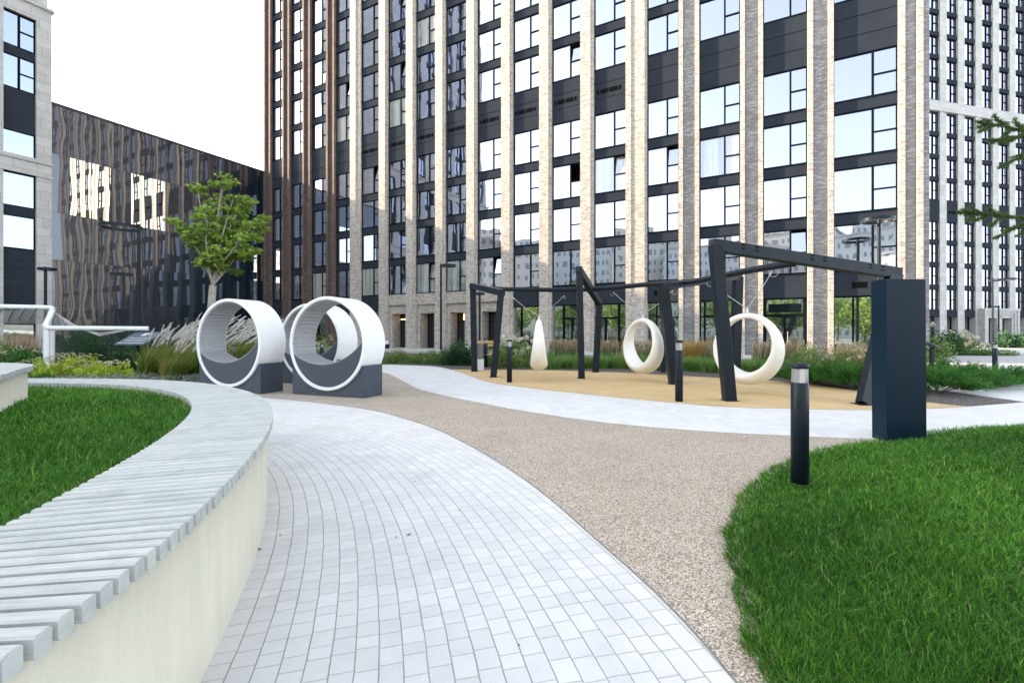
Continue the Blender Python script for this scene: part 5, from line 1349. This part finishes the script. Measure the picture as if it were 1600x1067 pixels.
sbranch([(1640, 222, 6), (1600, 205, 6), (1570, 197, 5.95), (1527, 190, 5.9)], [(1570, 197, 1553, 181, 5.9), (1582, 200, 1566, 214, 6), (1553, 194, 1530, 206, 5.9), (1595, 203, 1585, 187, 6), (1545, 193, 1528, 199, 5.95), (1600, 207, 1575, 222, 5.9), (1620, 212, 1600, 238, 6)])
sbranch([(1640, 215, 6.1), (1605, 213, 6.1), (1580, 215, 6.1), (1545, 219, 6.0)], [(1590, 214, 1562, 224, 6.1), (1565, 217, 1550, 224, 6.0)])
sbranch([(1640, 235, 6.05), (1610, 238, 6.05), (1585, 250, 6), (1562, 262, 6)], [(1600, 241, 1580, 246, 6)])
sbranch([(1640, 345, 5.8), (1600, 340, 5.8), (1570, 338, 5.8), (1535, 335, 5.8), (1498, 332, 5.8)], [(1535, 335, 1520, 325, 5.8), (1520, 334, 1503, 328, 5.8), (1560, 337, 1545, 326, 5.8), (1545, 336, 1520, 345, 5.8), (1575, 339, 1552, 330, 5.8), (1525, 334, 1512, 342, 5.8), (1565, 338, 1548, 353, 5.8)])
sbranch([(1640, 348, 5.9), (1600, 350, 5.9), (1580, 358, 5.9), (1555, 372, 5.9)], [(1590, 354, 1565, 360, 5.9), (1610, 350, 1590, 368, 5.9)])
tb_.build('branches', M['dark_bark'], spz)
leaves('needles', np.concatenate(NP), np.concatenate(ND), np.concatenate(NS), .13, np.concatenate(NV), M['spruce'], spz)

# ------------------------------------------------------------------ neighbours behind the camera (seen in the window glass)
def block_mat(name, wall, glassc, sx, sz):
    m, t, b = newmat(name); tc = t.nodes.new('ShaderNodeTexCoord'); s_ = t.nodes.new('ShaderNodeSeparateXYZ'); t.links.new(tc.outputs['Object'], s_.inputs[0])
    u = math_(t, 'FRACT', math_(t, 'DIVIDE', math_(t, 'ADD', s_.outputs[0], s_.outputs[1]), sx)); v = math_(t, 'FRACT', math_(t, 'DIVIDE', s_.outputs[2], sz))
    w = math_(t, 'MULTIPLY', math_(t, 'COMPARE', u, .5, .22), math_(t, 'COMPARE', v, .5, .22))
    t.links.new(mixc(t, w, wall, glassc), b.inputs['Base Color']); b.inputs['Roughness'].default_value = .6; return m
M['blockA'] = block_mat('beige_apartment_wall', (.62,.60,.51), (.26,.28,.28), 1.9, 2.9)
M['blockB'] = block_mat('grey_apartment_wall', (.56,.60,.57), (.24,.27,.28), 1.6, 2.9)
def far_block(lab, pos, w, d, h, rz, m, steps=()):
    root = empty('apartment_block', pos, rz); tag(root, lab, 'building')
    mb = MB(); mb.box(-w/2, w/2, -d/2, d/2, 0, h)
    for (a, b, e) in steps: mb.box(a, b, -d/2+.5, d/2-.5, h, h+e)
    mb.build('wall', m, root); r_ = MB(); r_.box(-w/2-.3, w/2+.3, -d/2-.3, d/2+.3, h-.3, h); r_.build('roof', M['concrete'], root)
cx0, cy0 = 2, 30
for i, (ang, dist, w, h, mk, st_) in enumerate([(208, 92, 26, 23, 'A', ((-8, 5, 3), (-3, 2, 5))), (219, 108, 30, 27, 'B', ((-12, -2, 2),)), (231, 125, 30, 31, 'A', ((-5, 6, 4), (-2, 3, 6))), (241, 120, 22, 27, 'B', ((2, 8, 3),)),
        (251, 130, 26, 30, 'A', ((-9, 1, 3),)), (262, 125, 26, 27, 'B', ((-9, 9, 2),)), (274, 110, 40, 19, 'B', ((-12, 12, 3),)), (287, 115, 24, 28, 'A', ((-5, 5, 4),))]):
    a = R(ang); far_block('apartment block far behind the viewer, mirrored in the windows, %s from the west' % ORD[i], (cx0 + dist*math.cos(a), cy0 + dist*math.sin(a), 0), w, 14, h, a + PI/2 + .2*math.sin(i*2.1), M['block' + mk], st_)
def simple_tree(lab, x, y, h):
    root = empty('park_tree', (x, y, 0)); tag(root, lab, 'tree', 'park trees behind the viewer')
    mb = MB(); mb.tube([(0, 0, 0), (.1, 0, h*.4), (0, .1, h*.8)], [.2, .15, .05], 8); mb.build('trunk', M['dark_bark'], root)
    n = 2200; lc = ball_dirs(14)*rng.uniform(.2, .8, (14, 1)); k = rng.integers(0, 14, n); P = (lc[k] + ball_dirs(n)*.4)*np.array([h*.42, h*.42, h*.42]) + np.array([0, 0, h*.55])
    leaves('crown', P, ball_dirs(n), np.full(n, .5), .6, rng.random(n), M['maple'], root)
for i in range(18):
    a = R(200 + i*5.2); d = 62 + 8*math.sin(i*1.7); simple_tree('green park tree behind the viewer, %s of its row' % ORD[i], cx0 + d*math.cos(a), cy0 + d*math.sin(a), 8.5 + 1.5*math.sin(i*2.3))
